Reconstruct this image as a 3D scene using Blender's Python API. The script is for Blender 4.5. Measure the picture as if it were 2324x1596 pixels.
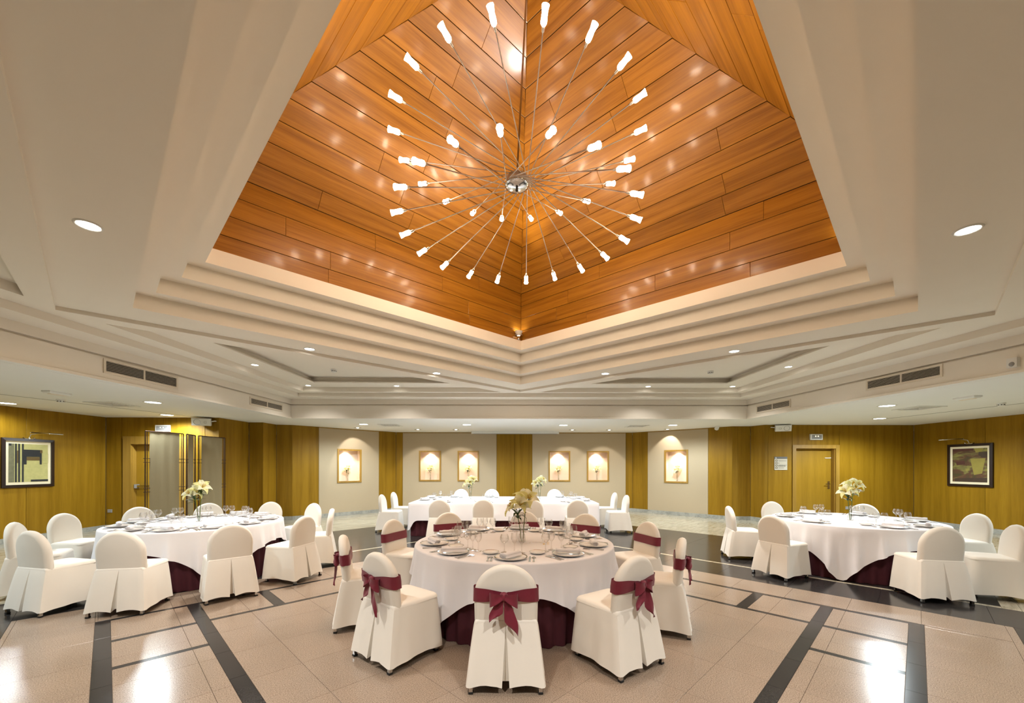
import bpy, bmesh, math, random
from mathutils import Matrix, Vector
from mathutils.geometry import tessellate_polygon

for o in list(bpy.data.objects):
    bpy.data.objects.remove(o)
SC = bpy.context.scene
COL = SC.collection
PI = math.pi
rnd = random.Random(7)

# ------------------------------------------------------------------ camera, world, exposure
EYE = 1.55
cam_d = bpy.data.cameras.new('camera')
cam_d.sensor_fit = 'HORIZONTAL'
cam_d.sensor_width = 36.0
cam_d.lens = 36.0 * 920 / 2324
cam_d.shift_y = (1059 - 798) / 2324
cam_d.clip_start = 0.05
cam_d.clip_end = 100
cam = bpy.data.objects.new('camera', cam_d)
COL.objects.link(cam)
cam.matrix_world = Matrix.Translation((0, 0, EYE)) @ Matrix.Rotation(PI / 2, 4, 'X') @ Matrix.Rotation(0.0017, 4, 'Z')
SC.camera = cam

w = bpy.data.worlds.new('world')
SC.world = w
w.use_nodes = True
w.node_tree.nodes['Background'].inputs[0].default_value = (1.0, 0.93, 0.84, 1)
w.node_tree.nodes['Background'].inputs[1].default_value = 0.02

SC.view_settings.view_transform = 'Standard'
SC.view_settings.look = 'None'
SC.view_settings.gamma = 1
SC.view_settings.use_curve_mapping = False
SC.view_settings.exposure = 0.66
SC.cycles.use_denoising = True
SC.cycles.max_bounces = 5
SC.cycles.diffuse_bounces = 4
SC.cycles.glossy_bounces = 3
SC.cycles.transparent_max_bounces = 10
SC.cycles.use_adaptive_sampling = True
SC.cycles.adaptive_threshold = 0.05
SC.cycles.caustics_reflective = False
SC.cycles.caustics_refractive = False
SC.cycles.sample_clamp_indirect = 6

# lamp strengths (watts) and colours, by kind of fixture
SOFT = (1.0, 0.95, 0.89)
COOL = (0.88, 1.0, 1.06)
BULB_EMIT = 66.0
W_BEAM, W_COFFER, W_LOW, W_SPOT, W_NICHE, W_UP = 225, 20, 185, 30, 34, 300

# ------------------------------------------------------------------ materials
MATS = {}
def new_mat(name):
    m = bpy.data.materials.new(name); m.use_nodes = True
    nt = m.node_tree
    MATS[name] = m
    return m, nt, nt.nodes['Principled BSDF']
def N(nt, t, **kw):
    n = nt.nodes.new(t)
    for k, v in kw.items():
        setattr(n, k, v)
    return n
def mat_plain(name, col, rough=0.6, metal=0.0, var=0.06, scale=12.0, bump=0.0, spec=0.5, sheen=0.0):
    m, nt, b = new_mat(name)
    b.inputs['Roughness'].default_value = rough
    b.inputs['Metallic'].default_value = metal
    b.inputs['Specular IOR Level'].default_value = spec
    if sheen:
        b.inputs['Sheen Weight'].default_value = sheen
    tc = N(nt, 'ShaderNodeTexCoord')
    nz = N(nt, 'ShaderNodeTexNoise'); nz.inputs['Scale'].default_value = scale; nz.inputs['Detail'].default_value = 4
    nt.links.new(tc.outputs['Object'], nz.inputs['Vector'])
    mx = N(nt, 'ShaderNodeMix', data_type='RGBA')
    mx.inputs['A'].default_value = (*[c * (1 - var) for c in col], 1)
    mx.inputs['B'].default_value = (*[min(1, c * (1 + var)) for c in col], 1)
    nt.links.new(nz.outputs['Fac'], mx.inputs['Factor'])
    nt.links.new(mx.outputs['Result'], b.inputs['Base Color'])
    if bump:
        bp = N(nt, 'ShaderNodeBump'); bp.inputs['Strength'].default_value = bump; bp.inputs['Distance'].default_value = 0.01
        nt.links.new(nz.outputs['Fac'], bp.inputs['Height'])
        nt.links.new(bp.outputs['Normal'], b.inputs['Normal'])
    return m
def mat_wood(name, c1, c2, rough=0.3, axis=0, grain=1.0, coat=0.0, jitter=0.16, spec=0.5):
    """oak veneer: grain stretched along one local axis of the board, tone different from board to board"""
    m, nt, b = new_mat(name)
    b.inputs['Roughness'].default_value = rough
    b.inputs['Coat Weight'].default_value = coat
    b.inputs['Specular IOR Level'].default_value = spec
    b.inputs['Coat Roughness'].default_value = 0.12
    tc = N(nt, 'ShaderNodeTexCoord'); oi = N(nt, 'ShaderNodeObjectInfo')
    mp = N(nt, 'ShaderNodeMapping')
    s = [14.0 * grain] * 3; s[axis] = 0.55 * grain
    mp.inputs['Scale'].default_value = s
    off = N(nt, 'ShaderNodeVectorMath', operation='SCALE'); off.inputs[0].default_value = (37, 53, 19)
    nt.links.new(oi.outputs['Random'], off.inputs['Scale'])
    add = N(nt, 'ShaderNodeVectorMath', operation='ADD')
    nt.links.new(tc.outputs['Object'], add.inputs[0]); nt.links.new(off.outputs[0], add.inputs[1])
    nt.links.new(add.outputs[0], mp.inputs['Vector'])
    n1 = N(nt, 'ShaderNodeTexNoise'); n1.inputs['Scale'].default_value = 1.0; n1.inputs['Detail'].default_value = 5
    n1.inputs['Distortion'].default_value = 0.6
    nt.links.new(mp.outputs[0], n1.inputs['Vector'])
    mp2 = N(nt, 'ShaderNodeMapping')
    s2 = [90.0] * 3; s2[axis] = 3.0
    mp2.inputs['Scale'].default_value = s2
    nt.links.new(add.outputs[0], mp2.inputs['Vector'])
    n2 = N(nt, 'ShaderNodeTexNoise'); n2.inputs['Scale'].default_value = 1.0; n2.inputs['Detail'].default_value = 3
    nt.links.new(mp2.outputs[0], n2.inputs['Vector'])
    ma = N(nt, 'ShaderNodeMath', operation='MULTIPLY_ADD'); ma.inputs[1].default_value = 0.45
    nt.links.new(n2.outputs['Fac'], ma.inputs[0]); nt.links.new(n1.outputs['Fac'], ma.inputs[2])
    rp = N(nt, 'ShaderNodeValToRGB')
    rp.color_ramp.elements[0].position = 0.50; rp.color_ramp.elements[0].color = (*c1, 1)
    rp.color_ramp.elements[1].position = 0.88; rp.color_ramp.elements[1].color = (*c2, 1)
    nt.links.new(ma.outputs[0], rp.inputs[0])
    hv = N(nt, 'ShaderNodeHueSaturation')
    mr = N(nt, 'ShaderNodeMapRange'); mr.inputs['To Min'].default_value = 1 - jitter; mr.inputs['To Max'].default_value = 1 + jitter
    nt.links.new(oi.outputs['Random'], mr.inputs['Value'])
    nt.links.new(mr.outputs[0], hv.inputs['Value'])
    nt.links.new(rp.outputs['Color'], hv.inputs['Color'])
    nt.links.new(hv.outputs['Color'], b.inputs['Base Color'])
    return m
def mat_stone(name, c1, c2, scale, rough, vein=None, spec=0.5):
    m, nt, b = new_mat(name)
    b.inputs['Specular IOR Level'].default_value = spec
    b.inputs['Roughness'].default_value = rough
    tc = N(nt, 'ShaderNodeTexCoord'); oi = N(nt, 'ShaderNodeObjectInfo')
    off = N(nt, 'ShaderNodeVectorMath', operation='SCALE'); off.inputs[0].default_value = (31, 17, 0)
    nt.links.new(oi.outputs['Random'], off.inputs['Scale'])
    add = N(nt, 'ShaderNodeVectorMath', operation='ADD')
    nt.links.new(tc.outputs['Object'], add.inputs[0]); nt.links.new(off.outputs[0], add.inputs[1])
    n1 = N(nt, 'ShaderNodeTexNoise'); n1.inputs['Scale'].default_value = scale; n1.inputs['Detail'].default_value = 6; n1.inputs['Roughness'].default_value = 0.75
    if vein:
        mp = N(nt, 'ShaderNodeMapping'); mp.inputs['Scale'].default_value = vein; mp.inputs['Rotation'].default_value = (0, 0, 0.5)
        nt.links.new(add.outputs[0], mp.inputs['Vector']); nt.links.new(mp.outputs[0], n1.inputs['Vector'])
        n1.inputs['Distortion'].default_value = 1.2
    else:
        nt.links.new(add.outputs[0], n1.inputs['Vector'])
    rp = N(nt, 'ShaderNodeValToRGB')
    rp.color_ramp.elements[0].position = 0.36; rp.color_ramp.elements[0].color = (*c1, 1)
    rp.color_ramp.elements[1].position = 0.58; rp.color_ramp.elements[1].color = (*c2, 1)
    nt.links.new(n1.outputs['Fac'], rp.inputs[0])
    n3 = N(nt, 'ShaderNodeTexNoise'); n3.inputs['Scale'].default_value = 2.2; n3.inputs['Detail'].default_value = 3
    nt.links.new(add.outputs[0], n3.inputs['Vector'])
    mr = N(nt, 'ShaderNodeMapRange'); mr.inputs['To Min'].default_value = 0.86; mr.inputs['To Max'].default_value = 1.12
    nt.links.new(n3.outputs['Fac'], mr.inputs['Value'])
    hv = N(nt, 'ShaderNodeHueSaturation'); nt.links.new(rp.outputs['Color'], hv.inputs['Color']); nt.links.new(mr.outputs[0], hv.inputs['Value'])
    nt.links.new(hv.outputs['Color'], b.inputs['Base Color'])
    return m
def mat_emit(name, col, strength):
    m, nt, b = new_mat(name)
    b.inputs['Base Color'].default_value = (0.9, 0.9, 0.88, 1)
    b.inputs['Emission Color'].default_value = (*col, 1)
    b.inputs['Emission Strength'].default_value = strength
    if name.startswith('lit_'): m.cycles.emission_sampling = 'NONE'   # the lamp behind each lens does the lighting
    return m
def mat_glass(name, tint=(1, 1, 1), gloss=0.02):
    m = bpy.data.materials.new(name); m.use_nodes = True; nt = m.node_tree; nt.nodes.clear(); MATS[name] = m
    out = N(nt, 'ShaderNodeOutputMaterial'); mx = N(nt, 'ShaderNodeMixShader')
    tr = N(nt, 'ShaderNodeBsdfTransparent'); tr.inputs[0].default_value = (*tint, 1)
    gl = N(nt, 'ShaderNodeBsdfGlossy'); gl.inputs['Roughness'].default_value = gloss
    lw = N(nt, 'ShaderNodeLayerWeight'); lw.inputs['Blend'].default_value = 0.35
    mr = N(nt, 'ShaderNodeMapRange'); mr.inputs['To Min'].default_value = 0.07; mr.inputs['To Max'].default_value = 0.85
    nt.links.new(lw.outputs['Facing'], mr.inputs['Value'])
    nt.links.new(mr.outputs[0], mx.inputs[0]); nt.links.new(tr.outputs[0], mx.inputs[1]); nt.links.new(gl.outputs[0], mx.inputs[2])
    nt.links.new(mx.outputs[0], out.inputs[0])
    return m

M_CEIL = mat_plain('cream_ceiling_paint', (0.83, 0.77, 0.67), 0.75, var=0.015, scale=3)
M_LOWC = mat_plain('white_ceiling_paint', (0.80, 0.80, 0.77), 0.8, var=0.015, scale=3)
M_PLANK = mat_wood('varnished_ceiling_oak', (0.215, 0.080, 0.005), (0.365, 0.152, 0.013), 0.34, 0, 1.0, coat=0.22, jitter=0.05, spec=0.32)
M_PLANKBACK = mat_plain('dark_groove_wood', (0.05, 0.02, 0.008), 0.8)
M_VENEER = mat_wood('oak_wall_veneer', (0.205, 0.106, 0.004), (0.290, 0.156, 0.009), 0.48, 2, 0.55, jitter=0.08, spec=0.18)
M_FRAMEWOOD = mat_wood('oak_trim', (0.27, 0.15, 0.02), (0.37, 0.21, 0.035), 0.4, 2, 0.6, jitter=0.08)
M_DOOR = mat_wood('oak_door_veneer', (0.26, 0.14, 0.008), (0.36, 0.20, 0.016), 0.35, 2, 0.4, jitter=0.05)
M_FABRIC = mat_plain('beige_wall_fabric', (0.46, 0.365, 0.24), 0.9, var=0.05, scale=60, bump=0.05)
M_LINING = mat_plain('niche_lining', (0.70, 0.56, 0.44), 0.85, var=0.03)
M_GRANITE = mat_stone('pink_beige_granite', (0.13, 0.091, 0.061), (0.37, 0.285, 0.215), 135, 0.2)
M_BLACK = mat_stone('black_granite', (0.016, 0.015, 0.015), (0.034, 0.031, 0.030), 90, 0.17, spec=0.22)
M_MARBLE = mat_stone('cream_marble', (0.30, 0.26, 0.175), (0.49, 0.44, 0.335), 2.4, 0.14, vein=(0.7, 5.0, 1))
M_GROUT = mat_plain('floor_grout', (0.16, 0.12, 0.085), 0.8)
M_BASE = mat_stone('grey_marble_skirting', (0.25, 0.25, 0.22), (0.40, 0.39, 0.35), 7, 0.3)
M_COVER = mat_plain('ivory_chair_cover', (0.84, 0.80, 0.72), 0.85, var=0.03, scale=5, bump=0.12, sheen=0.15)
M_CLOTH = mat_plain('white_table_linen', (0.85, 0.84, 0.87), 0.85, var=0.02, scale=5, bump=0.08, sheen=0.1)
M_BURG = mat_plain('burgundy_cloth', (0.060, 0.006, 0.013), 0.85, var=0.1)
M_SASH = mat_plain('burgundy_satin', (0.18, 0.008, 0.026), 0.6, var=0.12, scale=25, sheen=0.2)
M_CHROME = mat_plain('chrome', (0.62, 0.62, 0.62), 0.12, 1.0, var=0.02)
M_ROD = mat_plain('brushed_dark_steel', (0.42, 0.38, 0.34), 0.28, 1.0, var=0.05)
M_SILVER = mat_plain('silver_cutlery', (0.72, 0.70, 0.67), 0.16, 1.0, var=0.03)
M_CHINA = mat_plain('white_porcelain', (0.86, 0.85, 0.83), 0.1, var=0.01)
M_RUBBER = mat_plain('black_rubber', (0.01, 0.01, 0.01), 0.6)
M_GLASS = mat_glass('clear_glass')
M_STEM = mat_plain('green_stem', (0.10, 0.16, 0.03), 0.6, var=0.2)
M_LEAF = mat_plain('dark_green_leaf', (0.035, 0.075, 0.015), 0.5, var=0.3)
def mat_petal(name, col):
    m, nt, b = new_mat(name)
    b.inputs['Base Color'].default_value = (*col, 1); b.inputs['Roughness'].default_value = 0.55
    tc = N(nt, 'ShaderNodeTexCoord'); nz = N(nt, 'ShaderNodeTexNoise'); nz.inputs['Scale'].default_value = 20
    nt.links.new(tc.outputs['Object'], nz.inputs['Vector'])
    mx = N(nt, 'ShaderNodeMix', data_type='RGBA'); mx.inputs['A'].default_value = (*[c * 0.92 for c in col], 1); mx.inputs['B'].default_value = (*[min(1, c * 1.06) for c in col], 1)
    nt.links.new(nz.outputs['Fac'], mx.inputs['Factor']); nt.links.new(mx.outputs['Result'], b.inputs['Base Color'])
    tr = N(nt, 'ShaderNodeBsdfTranslucent'); nt.links.new(mx.outputs['Result'], tr.inputs['Color'])
    ms = N(nt, 'ShaderNodeMixShader'); ms.inputs[0].default_value = 0.5
    nt.links.new(b.outputs[0], ms.inputs[1]); nt.links.new(tr.outputs[0], ms.inputs[2])
    nt.links.new(ms.outputs[0], nt.nodes['Material Output'].inputs[0])
    return m
M_PETAL = mat_petal('cream_yellow_petal', (0.98, 0.93, 0.46))
M_PETALW = mat_petal('ivory_petal', (0.98, 0.96, 0.72))
M_STAMEN = mat_plain('orange_stamen', (0.55, 0.30, 0.03), 0.7)
M_WHITEP = mat_plain('white_plastic', (0.78, 0.77, 0.73), 0.45, var=0.02)
M_GREYP = mat_plain('grey_plastic', (0.30, 0.29, 0.28), 0.5)
M_DARK = mat_plain('dark_recess', (0.02, 0.018, 0.015), 0.8)
M_GRILLE = mat_plain('cream_grille_metal', (0.74, 0.66, 0.54), 0.45, var=0.02)
M_BRONZE = mat_plain('brown_screen_metal', (0.06, 0.03, 0.018), 0.45, 0.6)
M_LINEN = mat_plain('beige_screen_linen', (0.31, 0.255, 0.145), 0.9, var=0.06, scale=90, bump=0.1)
M_FRAMEDK = mat_plain('dark_picture_frame', (0.018, 0.008, 0.006), 0.35)
M_MATB = mat_plain('cream_picture_mount', (0.80, 0.70, 0.48), 0.8, var=0.01)
M_BULB = mat_emit('glowing_frosted_glass', (1.0, 0.80, 0.58), BULB_EMIT)
M_LENS = mat_emit('lit_downlight_lens', (1.0, 0.95, 0.86), 14)
M_LENSC = mat_emit('lit_cool_downlight_lens', (1.0, 1.0, 0.95), 12)
M_LENSN = mat_emit('lit_niche_lamp_lens', (1.0, 0.86, 0.66), 14)
M_LENSX = mat_emit('lit_exit_lamp', (1.0, 0.75, 0.3), 2.5)

# ------------------------------------------------------------------ geometry helpers
class MB:
    """collects vertices and faces of one mesh"""
    def __init__(s): s.v = []; s.f = []; s.m = []; s.mi = 0
    def add(s, vs, fs):
        b = len(s.v); s.v += [tuple(v) for v in vs]; s.f += [tuple(i + b for i in f) for f in fs]; s.m += [s.mi] * len(fs)
    def box(s, x0, x1, y0, y1, z0, z1, M=None):
        vs = [Vector((x, y, z)) for z in (z0, z1) for y in (y0, y1) for x in (x0, x1)]
        if M: vs = [M @ v for v in vs]
        s.add(vs, [(0, 2, 3, 1), (4, 5, 7, 6), (0, 1, 5, 4), (2, 6, 7, 3), (0, 4, 6, 2), (1, 3, 7, 5)])
        return s
    def cbox(s, x0, x1, y0, y1, z0, z1, c, M=None):
        """box with chamfered top edge"""
        a = [(x0, y0, z0), (x1, y0, z0), (x1, y1, z0), (x0, y1, z0)]
        b = [(x, y, z1 - c) for x, y, _ in a]
        d = [(x0 + c, y0 + c, z1), (x1 - c, y0 + c, z1), (x1 - c, y1 - c, z1), (x0 + c, y1 - c, z1)]
        vs = [Vector(p) for p in a + b + d]
        if M: vs = [M @ v for v in vs]
        fs = [(3, 2, 1, 0), (8, 9, 10, 11)]
        for i in range(4):
            j = (i + 1) % 4
            fs += [(i, j, j + 4, i + 4), (i + 4, j + 4, j + 8, i + 8)]
        s.add(vs, fs); return s
    def tube(s, path, r, n=6, cap=True):
        path = [Vector(p) for p in path]
        rs = r if isinstance(r, (list, tuple)) else [r] * len(path)
        rings = []
        up = None
        for i, p in enumerate(path):
            d = (path[min(i + 1, len(path) - 1)] - path[max(i - 1, 0)]).normalized()
            if up is None: up = Vector((0, 0, 1)) if abs(d.z) < 0.9 else Vector((1, 0, 0))
            a = d.cross(up).normalized(); b = a.cross(d).normalized(); up = b
            rings.append([p + (a * math.cos(t) + b * math.sin(t)) * rs[i] for t in [2 * PI * k / n for k in range(n)]])
        s.loft(rings, True)
        if cap:
            L = len(s.v) - n * len(path)
            s.f.append(tuple(L + k for k in range(n))); s.m.append(s.mi)
            s.f.append(tuple(L + n * (len(path) - 1) + k for k in reversed(range(n)))); s.m.append(s.mi)
        return s
    def loft(s, rings, closed=True):
        n = len(rings[0]); vs = [p for r in rings for p in r]; fs = []
        for i in range(len(rings) - 1):
            for k in range(n if closed else n - 1):
                k2 = (k + 1) % n
                fs.append((i * n + k, i * n + k2, (i + 1) * n + k2, (i + 1) * n + k))
        s.add(vs, fs); return s
    def lathe(s, prof, n=16, M=None, cap0=False, cap1=False):
        rings = []
        for r, z in prof:
            ring = [Vector((r * math.cos(2 * PI * k / n), r * math.sin(2 * PI * k / n), z)) for k in range(n)]
            if M: ring = [M @ v for v in ring]
            rings.append(ring)
        L = len(s.v)
        s.loft(rings, True)
        if cap0: s.f.append(tuple(L + k for k in reversed(range(n)))); s.m.append(s.mi)
        if cap1: s.f.append(tuple(L + n * (len(prof) - 1) + k for k in range(n))); s.m.append(s.mi)
        return s
    def poly(s, pts):
        s.add(pts, [tuple(range(len(pts)))]); return s
    def mesh(s, name, mats, smooth=False, recalc=False, angle=None):
        me = bpy.data.meshes.new(name)
        me.from_pydata(s.v, [], s.f)
        for m in (mats if isinstance(mats, (list, tuple)) else [mats]): me.materials.append(m)
        me.polygons.foreach_set('material_index', s.m)
        if recalc:
            bm = bmesh.new(); bm.from_mesh(me); bmesh.ops.recalc_face_normals(bm, faces=bm.faces[:]); bm.to_mesh(me); bm.free()
        if smooth:
            me.polygons.foreach_set('use_smooth', [True] * len(me.polygons))
            if angle is not None:
                me.set_sharp_from_angle(angle=angle)
        me.update()
        return me
    def build(s, name, mats, parent=None, smooth=False, recalc=False, angle=None):
        return ob(name, s.mesh(name, mats, smooth, recalc, angle), parent)
def ob(name, me, parent=None, loc=None, M=None):
    o = bpy.data.objects.new(name, me); COL.objects.link(o)
    if parent is not None: o.parent = parent
    if M is not None: o.matrix_local = M
    if loc is not None: o.location = loc
    return o
def empty(name, loc=(0, 0, 0), rz=0.0):
    o = bpy.data.objects.new(name, None); COL.objects.link(o)
    o.location = loc; o.rotation_euler = (0, 0, rz); o.empty_display_size = 0.1
    return o
def tag(o, label, cat, group=None, kind=None):
    o['label'] = label; o['category'] = cat
    if group: o['group'] = group
    if kind: o['kind'] = kind
    return o
def struct(o, label, cat):
    o['label'] = label; o['category'] = cat; o['kind'] = 'structure'
    return o
def copy_tree(o, parent=None):
    c = o.copy(); COL.objects.link(c); c.parent = parent
    for ch in o.children: copy_tree(ch, c)
    return c
def spot(name, parent, loc, watts, col, size=110, blend=0.7, rad=0.05, direction=(0, 0, -1)):
    d = bpy.data.lights.new(name, 'SPOT'); d.energy = watts; d.color = col
    d.spot_size = math.radians(size); d.spot_blend = blend; d.shadow_soft_size = rad
    o = bpy.data.objects.new(name, d); COL.objects.link(o)
    o.parent = parent
    o.matrix_local = Matrix.Translation(loc) @ Vector(direction).to_track_quat('-Z', 'Y').to_matrix().to_4x4()
    return o

# ------------------------------------------------------------------ levels of the room
Z_LOW, Z_FRIEZE0, Z_LEDGE1, Z_B, Z_C, Z_D = 2.733, 3.06, 3.21, 3.304, 3.406, 3.531
Z_BEAM = 3.350

# ------------------------------------------------------------------ floor
S2 = math.sqrt(0.5)
def uv(u, v): return ((u - v) * S2, (u + v) * S2)
ROT45 = Matrix.Rotation(PI / 4, 4, 'Z')       # local x = u, local y = v
fl = MB().box(-12, 13.2, -6.2, 15.2, -0.2, -0.012).build('floor', M_GROUT)
struct(fl, 'polished stone floor of granite and marble slabs set diagonally', 'floor')
TILE = {}
def slab(name, u0, u1, v0, v1, m, parent=fl, gap=0.0011):
    du, dv = round(u1 - u0, 3), round(v1 - v0, 3)
    if du < 0.012 or dv < 0.012: return
    key = (du, dv, m.name)
    if key not in TILE:
        TILE[key] = MB().cbox(-du / 2 + gap, du / 2 - gap, -dv / 2 + gap, dv / 2 - gap, -0.014, 0.0, 0.0006).mesh(name, m)
    x, y = uv((u0 + u1) / 2, (v0 + v1) / 2)
    return ob(name, TILE[key], parent, M=Matrix.Translation((x, y, 0)) @ ROT45)
def cut(rects, hole):
    out = []
    hu0, hu1, hv0, hv1 = hole
    for (u0, u1, v0, v1) in rects:
        if hu0 >= u1 - 1e-4 or hu1 <= u0 + 1e-4 or hv0 >= v1 - 1e-4 or hv1 <= v0 + 1e-4:
            out.append((u0, u1, v0, v1)); continue
        a0, a1 = max(u0, hu0), min(u1, hu1)
        if u0 < a0: out.append((u0, a0, v0, v1))
        if a1 < u1: out.append((a1, u1, v0, v1))
        b0, b1 = max(v0, hv0), min(v1, hv1)
        if v0 < b0: out.append((a0, a1, v0, b0))
        if b1 < v1: out.append((a0, a1, b1, v1))
    return out
UA, UB, VA, VB = -0.67, 6.21, -0.66, 6.37          # the square of pink granite
bands = []                                          # black granite bands laid into it
for v in (0.65, -0.05): bands.append((UA if v > 0 else 0.03, 5.62, v, v + 0.11, 'u'))
for u in (0.63, -0.08): bands.append((u, u + 0.11, 0.76 if u > 0 else 0.06, 5.74, 'v'))
thin = []
thin += [(4.92, 4.98, 0.06, 0.65, 'v'), (4.92, 4.98, 0.76, 5.0, 'v'), (4.22, 4.28, 0.06, 0.65, 'v'), (5.62, 5.68, -0.05, 5.68, 'v')]
thin += [(0.03, 0.63, 5.00, 5.06, 'u'), (0.74, 4.98, 5.00, 5.06, 'u'), (0.03, 0.63, 4.32, 4.38, 'u'), (-0.08, 5.68, 5.70, 5.76, 'u')]
thin += [(4.98, 5.62, 1.32, 1.43, 'u'), (1.32, 1.43, 5.06, 5.70, 'v'), (4.98, 5.62, 3.3, 3.41, 'u'), (3.3, 3.41, 5.06, 5.70, 'v')]
allb = bands + thin
cells = []
us = [UA] + [1.09 + 0.575 * k for k in range(-3, 9)] + [UB]
vs_ = [VA] + [1.12 + 0.575 * k for k in range(-3, 10)] + [VB]
us = sorted(u for u in us if UA <= u <= UB); vs_ = sorted(v for v in vs_ if VA <= v <= VB)
for i in range(len(us) - 1):
    for j in range(len(vs_) - 1):
        cells.append((us[i], us[i + 1], vs_[j], vs_[j + 1]))
for b in allb: cells = cut(cells, b[:4])
for c in cells: slab('granite_slab', *c, M_GRANITE)
done = []
for b in allb:
    u0, u1, v0, v1, ax = b
    segs = []
    if ax == 'u':
        n = max(1, round((u1 - u0) / 0.575)); st = (u1 - u0) / n
        segs = [(u0 + k * st, u0 + (k + 1) * st, v0, v1) for k in range(n)]
    else:
        n = max(1, round((v1 - v0) / 0.575)); st = (v1 - v0) / n
        segs = [(u0, u1, v0 + k * st, v0 + (k + 1) * st) for k in range(n)]
    for q in done: segs = cut(segs, q)
    for sg in segs: slab('black_granite_strip', *sg, M_BLACK)
    done.append((u0, u1, v0, v1))
# black border, thin beige inlay, wide black field, cream marble beyond
RB = 0.75
border = [(UA - RB, UB + RB, VA - RB, VB + RB + 0.12)]
border = cut(border, (UA, UB, VA, VB))
for (u0, u1, v0, v1) in border:
    nu = max(1, round((u1 - u0) / 0.86)); nv = max(1, round((v1 - v0) / 0.86))
    for i in range(nu):
        for j in range(nv):
            slab('black_granite_slab', u0 + (u1 - u0) * i / nu, u0 + (u1 - u0) * (i + 1) / nu, v0 + (v1 - v0) * j / nv, v0 + (v1 - v0) * (j + 1) / nv, M_BLACK)
IU, IV = UB + RB, VB + RB + 0.12
for k in range(9):
    L = (IV + 0.07 - VA) / 9
    slab('beige_inlay_strip', IU, IU + 0.07, VA + k * L, VA + (k + 1) * L, M_MARBLE)
    L = (IU - UA) / 9
    slab('beige_inlay_strip', UA + k * L, UA + (k + 1) * L, IV, IV + 0.07, M_MARBLE)
field = [(IU + 0.07, 9.75, VA, 9.83), (UA, IU + 0.07, IV + 0.07, 9.83)]
for (u0, u1, v0, v1) in field:
    nu = max(1, round((u1 - u0) / 1.3)); nv = max(1, round((v1 - v0) / 1.3))
    for i in range(nu):
        for j in range(nv):
            slab('black_granite_slab', u0 + (u1 - u0) * i / nu, u0 + (u1 - u0) * (i + 1) / nu, v0 + (v1 - v0) * j / nv, v0 + (v1 - v0) * (j + 1) / nv, M_BLACK)
occupied = [(UA - RB, UB + RB, VA - RB, IV), (IU, 9.75, VA, 9.83), (UA, IU + 0.07, IV, 9.83)]
um = [-14 + 1.2 * k for k in range(29)]
marble = []
for a in um:
    for b in um:
        x, y = uv(a + 0.6, b + 0.6)
        if -11.2 < x < 12.4 and -5.6 < y < 15.0:
            marble.append((a, a + 1.2, b, b + 1.2))
for h in occupied: marble = cut(marble, h)
for c in marble: slab('marble_slab', *c, M_MARBLE)

# ------------------------------------------------------------------ low ceiling and stepped coffer
def quad_ring(mb, A, B, za, zb):
    n = len(A)
    mb.loft([[(x, y, za) for x, y in A], [(x, y, zb) for x, y in B]], True)
def O(d):
    FL, FR = (-5.49 + d, 10.07 - d), (5.84 - d, 10.07 - d)
    return [FL, FR, (7.0 - d, -1.3 + d), (-5.96 + d, -1.3 + d)]
mb = MB()
outer = [(-12, 15.2), (13.2, 15.2), (13.2, -6.2), (-12, -6.2)]
quad_ring(mb, outer, O(-0.10), Z_LOW, Z_LOW)
quad_ring(mb, O(-0.10), O(-0.10), Z_LOW, Z_LOW + 0.006)     # shadow joint beside the edge trim
quad_ring(mb, O(-0.10), O(-0.09), Z_LOW + 0.006, Z_LOW + 0.006)
quad_ring(mb, O(-0.09), O(-0.09), Z_LOW + 0.006, Z_LOW)
quad_ring(mb, O(-0.09), O(0.02), Z_LOW, Z_LOW)
ceil = mb.build('ceiling', M_LOWC)
struct(ceil, 'low white ceiling around the raised coffer', 'ceiling')
# ceiling access joints: thin grooves of slightly raised strips
for (p, q) in [((-8.48, 6.72), (-7.64, 9.74)), ((9.42, 7.46), (9.12, 10.13))]:
    d = Vector((q[0] - p[0], q[1] - p[1], 0)); L = d.length
    M = Matrix.Translation((p[0], p[1], Z_LOW)) @ d.to_track_quat('X', 'Z').to_matrix().to_4x4()
    MB().box(-3, L, -0.012, 0.012, -0.004, 0.0, M).build('joint_strip', M_GREYP, ceil)

mb = MB()
steps = [(0.02, Z_LOW, 0.02, Z_LOW + 0.035), (0.02, Z_LOW + 0.035, 0.0, Z_LOW + 0.04), (0.0, Z_LOW + 0.04, 0.0, Z_FRIEZE0),
         (0.0, Z_FRIEZE0, -0.03, Z_FRIEZE0), (-0.03, Z_FRIEZE0, -0.03, Z_FRIEZE0 + 0.028), (-0.03, Z_FRIEZE0 + 0.028, 0.012, Z_FRIEZE0 + 0.028),
         (0.012, Z_FRIEZE0 + 0.028, 0.012, Z_LEDGE1), (0.012, Z_LEDGE1, 0.38, Z_LEDGE1), (0.38, Z_LEDGE1, 0.38, Z_B)]
for d0, z0, d1, z1 in steps: quad_ring(mb, O(d0), O(d1), z0, z1)
BC = (0.179, 4.591)
def D(a, b, b2): return [(BC[0] - a, BC[1] + 0.02), (BC[0], BC[1] + b), (BC[0] + a, BC[1] + 0.08), (BC[0], BC[1] - b2)]
B1 = D(4.496, 4.307, 4.40)
BEAM_O = [(-5.14, 4.56), (0.18, 9.53), (5.56, 4.67), (0.18, -0.55)]   # edge of the shallow recess that carries the beam frame
TRI_B = [[(-4.90, 9.52), (-5.02, 5.0), (-0.27, 9.56)], [(5.31, 9.55), (0.63, 9.58), (5.40, 5.10)],
         [(-5.35, -0.75), (-0.3, -0.75), (-5.05, 4.19)], [(6.2, -0.75), (5.5, 4.19), (0.65, -0.75)]]
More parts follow.
